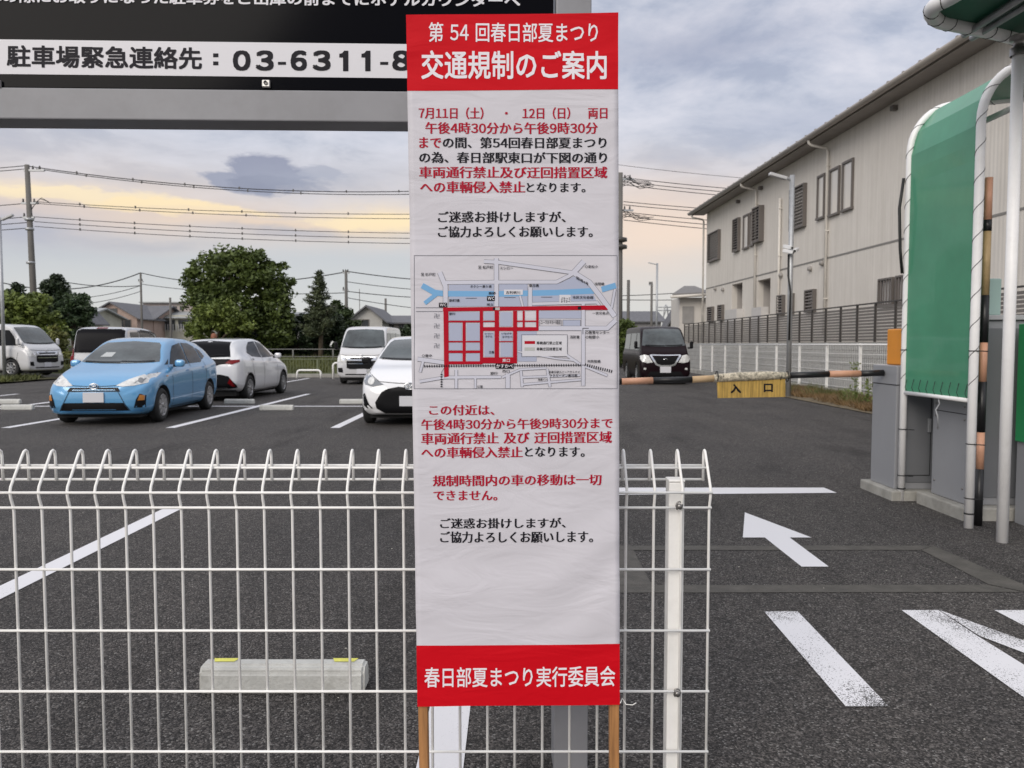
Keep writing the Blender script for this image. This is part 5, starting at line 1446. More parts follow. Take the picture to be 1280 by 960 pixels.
def side_lines(lines, w=.014, name='panel_gap'):
    return [(name, 'side', band(l, w), M_gap, dict(mirror=1, lift=.0022, step=.08)) for l in lines]
def mirror_parts(t, y, z, x, m, sz=(.12, .08, .065)):
    for s in (-1, 1):
        q = obj('wing_mirror', MB().box(s * (x + .07) - sz[0] * .7, s * (x + .07) + sz[0] * .7, y - sz[1], y + sz[1] * .6, z - sz[2], z + sz[2], bev=.045), m, t)
        obj('mirror_stalk', MB().box(min(s * (x - .05), s * (x + .06)), max(s * (x - .05), s * (x + .06)), y - .03, y + .03, z - sz[2], z - sz[2] + .05, bev=.01), M_trimb, q)
def plate_part(t, y, z, facing, w=.33, h=.165, x=0):
    a, b = (y - .012, y) if facing < 0 else (y, y + .012)
    obj('number_plate', MB().box(x - w / 2, x + w / 2, a, b, z - h / 2, z + h / 2, bev=.004), M_plate, t)
def emblem(t, y, z, s=1.0, kind='ovals', m=M_chrome, x=0):
    k = MB(); n = 20
    def ring(cx, cz, rx, rz, r_): k.tube([(x + cx + rx * math.cos(2 * PI * i / n), y, cz + z + rz * math.sin(2 * PI * i / n)) for i in range(n)], r_, 6, closed=True)
    if kind == 'ovals':
        ring(0, 0, .068 * s, .046 * s, .008 * s); ring(0, 0, .021 * s, .042 * s, .006 * s); ring(0, .020 * s, .042 * s, .017 * s, .006 * s)
    else:
        ring(0, 0, .055 * s, .050 * s, .009 * s); k.box(x - .075 * s, x + .075 * s, y - .008, y + .008, z - .014 * s, z + .014 * s, bev=.003)
    obj('emblem', k, m, t)

# ---- blue hatchback
st_b = [(-2.00, .27, .50, .60, .42, .50, .36), (-1.96, .22, .56, .67, .60, .66, .50), (-1.84, .18, .64, .76, .74, .775, .62), (-1.60, .165, .74, .86, .79, .83, .68), (-1.25, .165, .82, .955, .80, .845, .71),
        (-.98, .165, .87, 1.03, .80, .847, .70), (-.60, .165, .90, 1.27, .80, .847, .63), (-.25, .165, .92, 1.425, .80, .847, .585), (.15, .165, .93, 1.475, .80, .847, .58), (.65, .165, .94, 1.47, .80, .847, .56),
        (1.15, .165, .955, 1.425, .80, .847, .555), (1.50, .18, .975, 1.375, .80, .84, .545), (1.76, .20, .985, 1.27, .78, .825, .55), (1.90, .24, .95, 1.08, .75, .79, .56), (1.995, .30, .84, .92, .62, .68, .44)]
dec_b = [
 ('windscreen', 'front', [(-.665, 1.035), (-.63, 1.12), (-.52, 1.33), (-.46, 1.375), (0, 1.405), (.46, 1.375), (.52, 1.33), (.63, 1.12), (.665, 1.035), (.4, 1.015), (0, 1.005), (-.4, 1.015)], M_screen, dict(lift=.005)),
 ('dashboard_reflection', 'front', [(-.40, 1.12), (-.20, 1.12), (-.17, 1.20), (-.34, 1.20)], mat('painted_reflection', (.45, .47, .47), .3), dict(lift=.008, on='windscreen')),  # pale grey patch on the glass, a reflection painted as colour
 ('wiper', 'front', band([(-.60, 1.045), (-.3, 1.030), (0.02, 1.028)], .022), M_trimb, dict(lift=.012)), ('wiper', 'front', band([(.02, 1.040), (.3, 1.035), (.58, 1.05)], .022), M_trimb, dict(lift=.012)),
 ('headlight', 'front', [(.34, .665), (.50, .765), (.66, .835), (.785, .855), (.795, .79), (.76, .70), (.62, .665), (.45, .65)], M_lamp, dict(mirror=1, lift=.006)),
 ('reflector', 'front', [(.60, .70), (.70, .70), (.72, .78), (.64, .79)], M_lamp_d, dict(mirror=1, lift=.009, on='headlight')),
 ('grille', 'front', [(-.42, .57), (.42, .57), (.38, .635), (-.38, .635)], M_trimb, dict(lift=.005)),
 ('lower_grille', 'front', [(-.545, .255), (.545, .255), (.47, .385), (-.47, .385)], M_trimb, dict(lift=.005)),
 ('bumper_groove', 'front', band([(-.56, .25), (-.47, .40), (-.37, .60)], .009), M_gap, dict(lift=.004)), ('bumper_groove', 'front', band([(.56, .25), (.47, .40), (.37, .60)], .009), M_gap, dict(lift=.004)),
 ('bonnet_gap', 'front', band([(-.76, .86), (-.62, .80), (-.34, .665), (-.15, .655), (0, .65), (.15, .655), (.34, .665), (.62, .80), (.76, .86)], .010), M_gap, dict(lift=.003)),
 ('fog_lamp_bezel', 'front', [(.62, .30), (.765, .30), (.775, .50), (.70, .53), (.655, .44)], M_trimb, dict(mirror=1, lift=.005)),
 ('fog_lamp', 'front', [(.675, .42), (.755, .42), (.76, .50), (.70, .515)], M_amber, dict(mirror=1, lift=.009, on='fog_lamp_bezel')),
 ('lip', 'front', band([(-.72, .235), (-.4, .225), (0, .222), (.4, .225), (.72, .235)], .022), M_blue, dict(lift=.02)),
 ('front_door_window', 'side', [(-.70, .985), (-.42, 1.20), (-.20, 1.32), (.20, 1.375), (.17, .975)], M_tint, dict(mirror=1)),
 ('quarter_window', 'side', [(-.90, .985), (-.76, .985), (-.66, 1.08)], M_tint, dict(mirror=1)),
 ('rear_door_window', 'side', [(.235, .98), (.265, 1.375), (.70, 1.365), (.95, 1.30), (1.02, 1.03), (.9, .99)], M_tint, dict(mirror=1)),
 ('rear_quarter_window', 'side', [(1.07, 1.04), (1.01, 1.28), (1.20, 1.22), (1.32, 1.10)], M_tint, dict(mirror=1)),
 ('door_handle', 'side', [(.02, .845), (.18, .85), (.18, .885), (.02, .88)], M_blue, dict(mirror=1, lift=.03)), ('door_handle', 'side', [(.95, .875), (1.10, .885), (1.10, .92), (.95, .91)], M_blue, dict(mirror=1, lift=.03)),
 ('tail_lamp', 'rear', [(.44, .80), (.74, .80), (.76, .97), (.50, .97)], M_tail, dict(mirror=1, lift=.006)),
 ('side_indicator', 'side', [(-1.10, .78), (-1.02, .78), (-1.02, .80), (-1.10, .80)], M_amber, dict(mirror=1, lift=.006)),
] + side_lines([[(-.78, .26), (-.82, .60), (-.79, .97)], [(.20, .24), (.215, .6), (.205, 1.38)], [(1.02, .52), (1.06, .75), (1.05, 1.0)], [(-.80, .235), (.2, .225), (.95, .235)]], .012)
pb, bv = vehicle('light blue hatchback with a blank white plate parked facing the camera on the left', 'car', 'parked_car', (-7.00, 14.55, 0), math.radians(4.2), st_b, (-1.28, 1.27), .295, M_blue, dec_b, .79)
plate_part(pb, -2.012, .475, -1); emblem(pb, -1.99, .655, 1.0)
mirror_parts(pb, -.62, 1.00, .84, M_blue)

# ---- white hatchback seen from behind
st_w = [(-1.97, .28, .52, .62, .42, .50, .36), (-1.92, .22, .60, .70, .62, .68, .52), (-1.78, .18, .70, .82, .75, .79, .62), (-1.50, .17, .80, .93, .79, .835, .68), (-1.15, .17, .88, 1.00, .80, .847, .70),
        (-.85, .17, .91, 1.10, .80, .847, .69), (-.45, .17, .93, 1.33, .80, .847, .62), (-.10, .17, .94, 1.46, .80, .847, .585), (.3, .17, .95, 1.50, .80, .847, .575), (.8, .17, .97, 1.49, .80, .847, .565),
        (1.25, .18, .99, 1.465, .80, .85, .56), (1.55, .20, 1.00, 1.41, .80, .85, .56), (1.70, .24, 1.02, 1.33, .79, .845, .57), (1.84, .28, .98, 1.11, .76, .81, .62), (1.93, .32, .90, .99, .70, .75, .52), (1.97, .36, .82, .90, .60, .66, .42)]
def hatch_sides(paint):
    return [
     ('front_door_window', 'side', [(-.62, 1.02), (-.35, 1.22), (-.12, 1.37), (.26, 1.42), (.22, 1.01)], M_tint, dict(mirror=1)),
     ('quarter_window', 'side', [(-.80, 1.02), (-.68, 1.02), (-.60, 1.10)], M_tint, dict(mirror=1)),
     ('rear_door_window', 'side', [(.30, 1.015), (.33, 1.42), (.72, 1.40), (1.0, 1.28), (1.16, 1.14), (.95, 1.05)], M_tint, dict(mirror=1)),
     ('door_handle', 'side', [(.06, .87), (.22, .875), (.22, .91), (.06, .905)], paint, dict(mirror=1, lift=.03)),
     ('door_handle', 'side', [(.98, .95), (1.10, .97), (1.10, 1.0), (.98, .98)], M_trimb, dict(mirror=1, lift=.02)),
     ('sill_trim', 'side', band([(-.75, .20), (.2, .195), (.95, .21)], .05), M_trimb, dict(mirror=1, lift=.004)),
    ] + side_lines([[(-.75, .28), (-.78, .60), (-.74, .99)], [(.26, .27), (.275, .6), (.265, 1.42)], [(.95, .5), (1.05, .75), (1.12, 1.08)]], .012)
dec_w = [
 ('rear_window', 'rear', [(-.60, 1.05), (-.50, 1.40), (0, 1.43), (.50, 1.40), (.60, 1.05), (0, 1.03)], M_rglass, dict(lift=.006)),
 ('light_band', 'rear', [(-.66, .90), (-.60, 1.0), (.60, 1.0), (.66, .90), (.40, .875), (.25, .835), (-.25, .835), (-.40, .875)], M_rglass, dict(lift=.006)),
 ('tail_lamp', 'rear', [(.50, .90), (.60, .975), (.79, .985), (.80, .93), (.66, .875)], M_tail, dict(mirror=1, lift=.012)),
 ('rear_diffuser', 'rear', [(-.74, .33), (-.74, .40), (-.58, .60), (-.40, .64), (.40, .64), (.58, .60), (.74, .40), (.74, .33), (.5, .30), (-.5, .30)], M_trimb, dict(lift=.006)),
 ('rear_reflector', 'rear', [(.56, .44), (.66, .36), (.72, .36), (.62, .56)], M_tail, dict(mirror=1, lift=.010, on='rear_diffuser')),
 ('badge', 'rear', [(.36, .735), (.46, .735), (.46, .755), (.36, .755)], M_chrome, dict(lift=.006)),
 ('wiper', 'rear', band([(-.05, 1.04), (-.30, 1.10), (-.46, 1.09)], .02), M_trimb, dict(lift=.02)),
 ('headlight', 'front', [(.50, .70), (.66, .80), (.79, .80), (.78, .72), (.66, .66)], M_lamp_d, dict(mirror=1, lift=.006)),
] + hatch_sides(M_wcar)
pw, bv = vehicle('white hatchback seen from behind with red tail lamps and a black bumper', 'car', 'parked_car', (-7.13, 19.80, 0), math.radians(180 - 1.0), st_w, (-1.28, 1.27), .305, M_wcar, dec_w, .79, spokes=10, style='alloy')
mirror_parts(pw, -.55, 1.05, .85, M_wcar); plate_part(pw, 1.95, .76, 1); emblem(pw, 1.965, .86, .9)
# ---- white hatchback facing the camera beside the banner
dec_f = [
 ('windscreen', 'front', [(-.655, 1.095), (-.61, 1.20), (-.52, 1.38), (-.46, 1.425), (0, 1.455), (.46, 1.425), (.52, 1.38), (.61, 1.20), (.655, 1.095), (.4, 1.07), (0, 1.06), (-.4, 1.07)], M_screen, dict(lift=.005)),
 ('wiper', 'front', band([(-.60, 1.10), (-.3, 1.085), (.02, 1.08)], .024), M_trimb, dict(lift=.012)), ('wiper', 'front', band([(.02, 1.09), (.3, 1.085), (.58, 1.10)], .022), M_trimb, dict(lift=.012)),
 ('headlight', 'front', [(.42, .69), (.50, .73), (.62, .80), (.74, .88), (.79, .87), (.80, .76), (.74, .68), (.60, .655)], M_lamp_d, dict(mirror=1, lift=.006)),
 ('lens', 'front', [(.64 + .06 * math.cos(a), .745 + .06 * math.sin(a)) for a in np.linspace(0, 2 * PI, 13)[:-1]], M_lamp, dict(mirror=1, lift=.010, on='headlight', step=.04)),
 ('grille', 'front', [(-.54, .30), (-.56, .40), (-.46, .56), (-.36, .62), (-.18, .655), (0, .635), (.18, .655), (.36, .62), (.46, .56), (.56, .40), (.54, .30), (.40, .22), (-.40, .22)], M_trimb, dict(lift=.006)),
 ('fog_lamp_bezel', 'front', [(.70, .30), (.76, .34), (.775, .52), (.745, .55), (.66, .36), (.60, .30)], M_trimb, dict(mirror=1, lift=.006)),
 ('bonnet_gap', 'front', band([(-.74, .90), (-.50, .735), (-.2, .71), (0, .705), (.2, .71), (.50, .735), (.74, .90)], .010), M_gap, dict(lift=.003)),
 ('tail_lamp', 'rear', [(.50, .90), (.60, .975), (.79, .985), (.80, .93), (.66, .875)], M_tail, dict(mirror=1, lift=.012)),
] + hatch_sides(M_wcar)
pf, bv = vehicle('white hatchback facing the camera, cut off by the left edge of the banner', 'car', 'parked_car', (-1.72, 14.45, 0), math.radians(1.5), st_w, (-1.28, 1.27), .305, M_wcar, dec_f, .79, spokes=10, style='alloy')
plate_part(pf, -1.975, .42, -1); emblem(pf, -1.97, .665, 1.2); mirror_parts(pf, -.55, 1.05, .85, M_trimb)

# ---- cab-over vans
st_v = [(-2.35, .30, .62, .80, .66, .74, .62), (-2.33, .25, .72, .92, .74, .80, .68), (-2.26, .22, .88, 1.06, .79, .835, .73), (-2.10, .21, 1.00, 1.20, .80, .845, .75), (-1.95, .21, 1.05, 1.35, .80, .845, .745), (-1.72, .21, 1.08, 1.62, .80, .845, .725),
        (-1.48, .21, 1.10, 1.84, .80, .845, .70), (-1.25, .21, 1.10, 1.93, .80, .845, .69), (-.8, .21, 1.10, 1.965, .80, .845, .69), (0, .21, 1.10, 1.98, .80, .845, .69), (1.8, .21, 1.10, 1.98, .80, .845, .69), (2.15, .22, 1.10, 1.96, .80, .84, .69),
        (2.28, .25, 1.08, 1.86, .79, .83, .68), (2.34, .28, 1.02, 1.62, .76, .81, .66), (2.37, .35, .95, 1.35, .70, .76, .60)]
def van_sides(paint, gl=M_tint):
    return [
     ('front_door_window', 'side', [(-1.84, 1.16), (-1.62, 1.50), (-1.42, 1.72), (-.86, 1.74), (-.86, 1.14)], gl, dict(mirror=1)),
     ('middle_window', 'side', [(-.74, 1.16), (-.74, 1.73), (.55, 1.74), (.55, 1.16)], gl, dict(mirror=1)),
     ('rear_side_window', 'side', [(.68, 1.16), (.68, 1.74), (2.0, 1.72), (2.05, 1.18)], gl, dict(mirror=1)),
     ('door_handle', 'side', [(-.98, 1.0), (-.82, 1.0), (-.82, 1.04), (-.98, 1.04)], M_trimb, dict(mirror=1, lift=.03)),
    ] + side_lines([[(-1.88, .9), (-1.80, .6), (-1.5, .48)], [(-.80, .30), (-.80, 1.78)], [(.62, .30), (.62, 1.78)], [(-2.1, 1.08), (-1.85, 1.12)], [(-.8, .95), (2.2, .95)]], .014)
def van_front(lamp, grille_m=M_trimb):
    return [
     ('windscreen', 'front', [(-.72, 1.24), (-.70, 1.42), (-.63, 1.78), (-.58, 1.83), (0, 1.86), (.58, 1.83), (.63, 1.78), (.70, 1.42), (.72, 1.24), (.4, 1.21), (0, 1.20), (-.4, 1.21)], M_screen, dict(lift=.006)),
     ('wiper', 'front', band([(-.62, 1.25), (-.3, 1.235), (.02, 1.23)], .03), M_trimb, dict(lift=.015)), ('wiper', 'front', band([(.04, 1.24), (.35, 1.24), (.62, 1.26)], .03), M_trimb, dict(lift=.015)),
     ('headlight', 'front', [(.50, .74), (.53, .93), (.66, .96), (.80, .95), (.815, .84), (.80, .75)], lamp, dict(mirror=1, lift=.008)),
     ('reflector', 'front', [(.60 + .055 * math.cos(a), .85 + .06 * math.sin(a)) for a in np.linspace(0, 2 * PI, 11)[:-1]], M_chrome, dict(mirror=1, lift=.012, on='headlight', step=.05)),
     ('chrome_bar', 'front', [(-.47, .82), (-.50, .93), (.50, .93), (.47, .82), (.25, .80), (-.25, .80)], M_chrome, dict(lift=.008)),
     ('upper_grille', 'front', [(-.35, .84), (-.40, .895), (.40, .895), (.35, .84)], M_trimb, dict(lift=.012, on='chrome_bar')),
     ('grille', 'front', [(-.50, .56), (-.50, .79), (.50, .79), (.50, .56), (.40, .52), (-.40, .52)], grille_m, dict(lift=.008)),
     ('grille_bar', 'front', band([(-.46, .70), (.46, .70)], .025), M_chrome, dict(lift=.013, on='grille')),
     ('fog_lamp_bezel', 'front', [(.62, .40), (.78, .42), (.79, .56), (.64, .56)], M_trimb, dict(mirror=1, lift=.008)),
     ('bumper_slot', 'front', band([(-.55, .34), (.55, .34)], .04), M_trimb, dict(lift=.006)),
     ('bonnet_gap', 'front', band([(-.74, 1.0), (-.4, .97), (0, .965), (.4, .97), (.74, 1.0)], .012), M_gap, dict(lift=.003)),
    ]
def van_rear(paint):
    return [('rear_window', 'rear', [(-.68, 1.18), (-.60, 1.78), (.60, 1.78), (.68, 1.18)], M_tint, dict(lift=.006)),
            ('tail_lamp', 'rear', [(.66, .72), (.66, 1.12), (.76, 1.12), (.79, .72)], M_tail, dict(mirror=1, lift=.01))]
def hiace(label, pos, rot, paint, plate_x=0, **kw):
    t, b = vehicle(label, 'van', 'parked_van', pos, rot, st_v, (-1.55, 1.05), .33, paint, van_front(M_lamp) + van_sides(paint) + van_rear(paint), .80, arch=.05, spokes=8)
    plate_part(t, -2.36, .44, -1, x=plate_x); emblem(t, -2.35, .955, .9); mirror_parts(t, -1.95, 1.30, .86, M_trimb if kw.get('dark_mirrors') else paint, (.08, .07, .13)); return t
hiace('white van facing the camera parked in the far row behind the white hatchback', (-5.03, 27.85, 0), math.radians(1.0), M_wvan, plate_x=.0, dark_mirrors=1)
hiace('white van cut by the left picture edge, its front turned to the right', (-19.75, 29.35, .14), math.radians(78), M_wvan)
# ---- dark van in the lane
dec_n = [
 ('windscreen', 'front', [(-.73, 1.30), (-.70, 1.45), (-.63, 1.80), (-.58, 1.85), (0, 1.88), (.58, 1.85), (.63, 1.80), (.70, 1.45), (.73, 1.30), (.4, 1.27), (0, 1.26), (-.4, 1.27)], M_screen, dict(lift=.006)),
 ('wiper', 'front', band([(-.62, 1.31), (-.3, 1.30), (.02, 1.29)], .03), M_trimb, dict(lift=.015)), ('wiper', 'front', band([(.04, 1.30), (.35, 1.30), (.62, 1.32)], .03), M_trimb, dict(lift=.015)),
 ('headlight', 'front', [(.42, .74), (.56, .97), (.70, 1.00), (.815, .96), (.82, .84), (.76, .76), (.60, .72)], M_lamp, dict(mirror=1, lift=.008)),
 ('grille', 'front', [(-.42, .92), (-.30, .68), (-.20, .64), (.20, .64), (.30, .68), (.42, .92)], M_trimb, dict(lift=.007)),
 ('chrome_trim', 'front', band([(-.50, .99), (-.30, .67), (-.16, .625), (.16, .625), (.30, .67), (.50, .99)], .055), M_chrome, dict(lift=.012)),
 ('chrome_bar', 'front', band([(-.48, .985), (0, .975), (.48, .985)], .03), M_chrome, dict(lift=.013)),
 ('lower_grille', 'front', [(-.60, .30), (-.50, .44), (.50, .44), (.60, .30), (.4, .26), (-.4, .26)], M_trimb, dict(lift=.006)),
 ('fog_lamp', 'front', [(.64, .50), (.72, .50), (.72, .56), (.64, .56)], M_lamp, dict(mirror=1, lift=.008)),
] + van_sides(M_maroon) + van_rear(M_maroon)
t, b = vehicle('dark maroon van with a chrome V grille standing in the lane behind the barrier', 'van', 'parked_van', (5.12, 27.75, 0), math.radians(-1), [(s[0], *[v for v in s[1:]]) for s in st_v], (-1.55, 1.05), .33, M_maroon, dec_n, .80, arch=.05)
plate_part(t, -2.36, .50, -1, w=.36, h=.2); emblem(t, -2.345, .80, 1.3, 'bar'); mirror_parts(t, -1.95, 1.32, .86, M_trimb, (.08, .07, .13))
# ---- silver minivan seen from behind
st_m = [(-2.20, .28, .60, .74, .55, .62, .45), (-2.12, .22, .74, .88, .74, .79, .62), (-1.85, .20, .90, 1.03, .80, .84, .70), (-1.45, .20, 1.0, 1.20, .80, .845, .72), (-1.05, .20, 1.04, 1.52, .80, .845, .68), (-.70, .20, 1.06, 1.75, .80, .845, .66), (-.2, .20, 1.06, 1.84, .80, .845, .655),
        (.8, .20, 1.06, 1.87, .80, .845, .66), (1.7, .21, 1.06, 1.86, .80, .845, .67), (2.05, .23, 1.06, 1.80, .80, .84, .68), (2.16, .25, 1.04, 1.60, .79, .835, .68), (2.22, .28, .98, 1.35, .76, .81, .66), (2.26, .34, .90, 1.15, .70, .76, .60)]
dec_m = [
 ('rear_window', 'rear', [(-.70, 1.10), (-.685, 1.30), (-.655, 1.74), (-.60, 1.79), (.60, 1.79), (.655, 1.74), (.685, 1.30), (.70, 1.10)], M_rglass, dict(lift=.008)),
 ('high_brake_lamp', 'rear', [(-.15, 1.80), (.15, 1.80), (.14, 1.84), (-.14, 1.84)], M_tail, dict(lift=.012)),
 ('tail_lamp', 'rear', [(.70, .72), (.715, 1.30), (.80, 1.24), (.815, .72)], M_tail, dict(mirror=1, lift=.012)),
 ('front_door_window', 'side', [(-1.05, 1.14), (-.82, 1.42), (-.60, 1.64), (-.12, 1.70), (-.12, 1.12)], M_tint, dict(mirror=1)),
 ('middle_window', 'side', [(-.04, 1.12), (-.04, 1.70), (.92, 1.73), (.92, 1.12)], M_tint, dict(mirror=1)),
 ('window_visor', 'side', band([(-.85, 1.44), (-.58, 1.67), (-.08, 1.73), (.95, 1.76)], .05), M_trimb, dict(mirror=1, lift=.03)),
 ('rear_side_window', 'side', [(1.02, 1.14), (1.02, 1.72), (1.80, 1.70), (1.92, 1.20)], M_tint, dict(mirror=1)),
 ('windscreen', 'front', [(-.66, 1.20), (-.56, 1.72), (.56, 1.72), (.66, 1.20)], M_screen, dict(lift=.006)),
 ('headlight', 'front', [(.50, .80), (.56, .92), (.78, .95), (.79, .82)], M_lamp, dict(mirror=1, lift=.006)),
] + side_lines([[(-.12, .3), (-.08, 1.74)], [(.96, .3), (.97, 1.74)]], .014)
t, b = vehicle('silver minivan seen from behind with a wide dark rear window behind the blue hatchback', 'van', 'parked_van', (-12.35, 24.6, 0), math.radians(180 + 9), st_m, (-1.40, 1.40), .32, M_silver, dec_m, .80)
plate_part(t, 2.25, .80, 1)

# ------------------------------------------------------------------ person behind the white hatchback
def person(label, pos, rot, shirt, hair_c):
    t = thing('person', label, 'person', pos, rot)
    J = {'pelvis': ((0, 0, .92), .13), 'waist': ((0, 0, 1.06), .115), 'chest': ((0, .0, 1.27), .135), 'neckb': ((0, 0, 1.40), .075), 'neck': ((0, -.01, 1.47), .052), 'head': ((0, -.02, 1.57), .085), 'crown': ((0, -.02, 1.66), .075)}
    E = [('pelvis', 'waist'), ('waist', 'chest'), ('chest', 'neckb'), ('neckb', 'neck'), ('neck', 'head'), ('head', 'crown')]
    for s, sg in (('l', 1), ('r', -1)):
        J['hip' + s] = ((.09 * sg, 0, .86), .095); J['knee' + s] = ((.10 * sg, -.02, .48), .062); J['ank' + s] = ((.11 * sg, .0, .08), .042); J['toe' + s] = ((.12 * sg, -.15, .03), .032)
        J['sh' + s] = ((.17 * sg, 0, 1.37), .062); J['elb' + s] = ((.23 * sg, .03, 1.10), .042); J['wr' + s] = ((.24 * sg, -.05, .86), .028); J['hand' + s] = ((.24 * sg, -.07, .77), .026)
        E += [('pelvis', 'hip' + s), ('hip' + s, 'knee' + s), ('knee' + s, 'ank' + s), ('ank' + s, 'toe' + s), ('neckb', 'sh' + s), ('sh' + s, 'elb' + s), ('elb' + s, 'wr' + s), ('wr' + s, 'hand' + s)]
        for i, dx in enumerate((-.02, -.007, .007, .02)):
            J[f'f{s}{i}'] = ((.24 * sg + dx, -.085, .70 + .006 * abs(i - 1)), .009); E.append(('hand' + s, f'f{s}{i}'))
        J['th' + s] = ((.215 * sg, -.11, .745), .009); E.append(('hand' + s, 'th' + s))
    keys = list(J); me = bpy.data.meshes.new('body'); me.from_pydata([J[k][0] for k in keys], [(keys.index(a), keys.index(b)) for a, b in E], [])
    o = bpy.data.objects.new('body', me); C.objects.link(o); o.parent = t
    sk = o.modifiers.new('s', 'SKIN'); 
    for i, k in enumerate(keys):
        r = J[k][1]; me.skin_vertices[0].data[i].radius = (r * (1.25 if k in ('chest', 'waist', 'pelvis') else 1), r)
        me.skin_vertices[0].data[i].use_root = (k == 'pelvis')
    ss = o.modifiers.new('u', 'SUBSURF'); ss.levels = ss.render_levels = 1
    dg = bpy.context.evaluated_depsgraph_get(); dg.update()
    nm = bpy.data.meshes.new_from_object(o.evaluated_get(dg)); o.modifiers.clear(); o.data = nm
    skin = mat('skin', (.45, .26, .19), .55); nm.materials.clear(); nm.materials.append(skin); nm.materials.append(shirt); nm.materials.append(mat('dark_trousers', (.03, .032, .045), .8)); nm.materials.append(M_rubber)
    for p in nm.polygons:
        z = p.center.z; x = abs(p.center.x); p.use_smooth = True
        p.material_index = 3 if z < .07 else (2 if z < .95 and x < .2 else (1 if z < 1.42 and (z > 1.12 or x < .19) else 0))
    hm = MB().lathe([(0, .118), (.05, .108), (.088, .06), (.100, .0), (.095, -.05), (.085, -.09)], 16, Matrix.Translation((0, .0, 1.61)) @ Matrix.Rotation(-.35, 4, 'X'))
    obj('hair', hm, mat(hair_c[0], hair_c[1], .6, var=.2, vscale=30), t)
    fc = MB(); fc.lathe([(0, -.012), (.012, -.006), (.014, .01), (0, .018)], 8, Matrix.Translation((0, -.112, 1.565)))
    obj('nose', fc, skin, t)
    for sg in (-1, 1):
        obj('eye', MB().lathe([(0, -.009), (.009, 0), (0, .009)], 8, Matrix.Translation((sg * .03, -.102, 1.60))), mat('eye', (.05, .03, .02), .3), t)
        obj('ear', MB().lathe([(0, -.02), (.018, 0), (0, .022)], 8, Matrix.Translation((sg * .088, -.01, 1.585))), skin, t)
    obj('mouth', MB().box(-.02, .02, -.104, -.098, 1.53, 1.536), mat('lips', (.4, .12, .1), .5), t)
    return t
person('person with reddish brown hair and a white top standing beyond the white hatchback', (at(267.5, 26.5), 26.5, 0.0), .4, mat('white_shirt', (.7, .7, .68), .8), ('reddish_brown_hair', (.22, .075, .035)))
# ------------------------------------------------------------------ ticket gate and canopies
M_pad = mat('white_padded_pipe', (.88, .87, .86), .42, var=.05, vscale=5, dirt=.2, dscale=10, bump=.12, bscale=25)
M_cab = mat('grey_cabinet', (.30, .305, .32), .38, var=.05, vscale=2, dirt=.15, dscale=4)
M_cab_d = mat('dark_grey_cabinet', (.17, .175, .185), .4, var=.05, vscale=2)
M_canvas = mat('green_canvas', (.060, .285, .160), .42, var=.12, vscale=1.3, bump=.25, bscale=3, coat=.25)
nt = M_canvas.node_tree; pb_ = nt.nodes['Principled BSDF']
M_salmon = mat('salmon_stripe', (.62, .33, .21), .5, var=.12, vscale=6)
M_blackst = mat('black_stripe', (.012, .012, .013), .4)
M_orange = mat('orange_housing', (.72, .27, .02), .45, var=.08, vscale=3)
M_cord = mat('binding_cord', (.10, .10, .10), .6)

def base(label, x0, x1, y0, y1, h=.10):
    o = obj('concrete_base', MB().box(x0, x1, y0, y1, -.02, h, bev=.012), M_kerb); return tag(o, label, 'base')
base('low concrete base under the grey barrier cabinet with the orange top', 3.27, 3.80, 6.55, 7.16, .085)
base('low concrete base under the ticket machine behind the padded posts', 3.44, 5.3, 5.80, 6.48, .10)
# barrier cabinet
cab = thing('barrier_cabinet', 'grey barrier cabinet with orange top at the right end of the striped arm', 'cabinet', (3.33, 6.64, .086))
obj('body', MB().box(0, .36, 0, .44, 0, 1.075, bev=.006), M_cab, cab)
obj('orange_head', MB().box(.105, .34, .03, .41, 1.077, 1.40, bev=.012), M_orange, cab)
obj('door', MB().box(.03, .33, -.008, -.001, .06, 1.0, bev=.003), M_cab_d, cab)
obj('door_frame', MB().add([(0.055, -.010, .12), (.305, -.010, .12), (.305, -.010, .94), (.055, -.010, .94), (.062, -.010, .127), (.298, -.010, .127), (.298, -.010, .933), (.062, -.010, .933)], [(0, 1, 5, 4), (1, 2, 6, 5), (2, 3, 7, 6), (3, 0, 4, 7)]), M_gap, cab, fix=False)
obj('door_handle', MB().box(.27, .295, -.03, -.009, .5, .62, bev=.004), M_galv, cab)
obj('lid_seam', MB().box(-.003, .363, -.003, .443, .905, .912), M_gap, cab)
# barrier arm
arm = thing('barrier_gate', 'striped barrier arm reaching across the lane from the grey cabinet', 'barrier', (3.35, 6.86, 0))
ya_ = 6.86
def ax(px, py): p = P(px, py, ya_); return (p.x - 3.35, 0, p.z)
segs = [(1104, 466, 1075, 467, 'black_stripe'), (1075, 467, 1036, 467.6, 'salmon'), (1036, 467.6, 986, 469.3, 'black'), (892, 473, 865, 474.5, 'sand'), (865, 474.5, 816, 475.6, 'black'), (816, 475.6, 777, 477, 'salmon'), (777, 477, 730, 478.5, 'black'), (730, 478.5, 690, 480, 'salmon'), (690, 480, 640, 481.5, 'black'), (640, 481.5, 600, 483, 'salmon')]
M_sand = mat('faded_sand_stripe', (.60, .42, .24), .6, var=.15, vscale=9)
for a, b, c, d, nm_ in segs:
    m = M_blackst if nm_.startswith('black') else (M_salmon if nm_ == 'salmon' else M_sand)
    obj('arm_stripe', MB().tube([ax(a, b), ax(c, d)], .0305 if m is not M_blackst else .0285, 14), m, arm)
M_dirty = mat('dirty_padding', (.55, .49, .38), .8, var=.7, vscale=40, bump=.9, bscale=60, dirt=.95, dscale=38)
obj('padding', MB().tube([ax(986, 469.3), ax(960, 469.6), ax(925, 470.8), ax(892, 473)], [.030, .040, .042, .036], 14), M_dirty, arm)
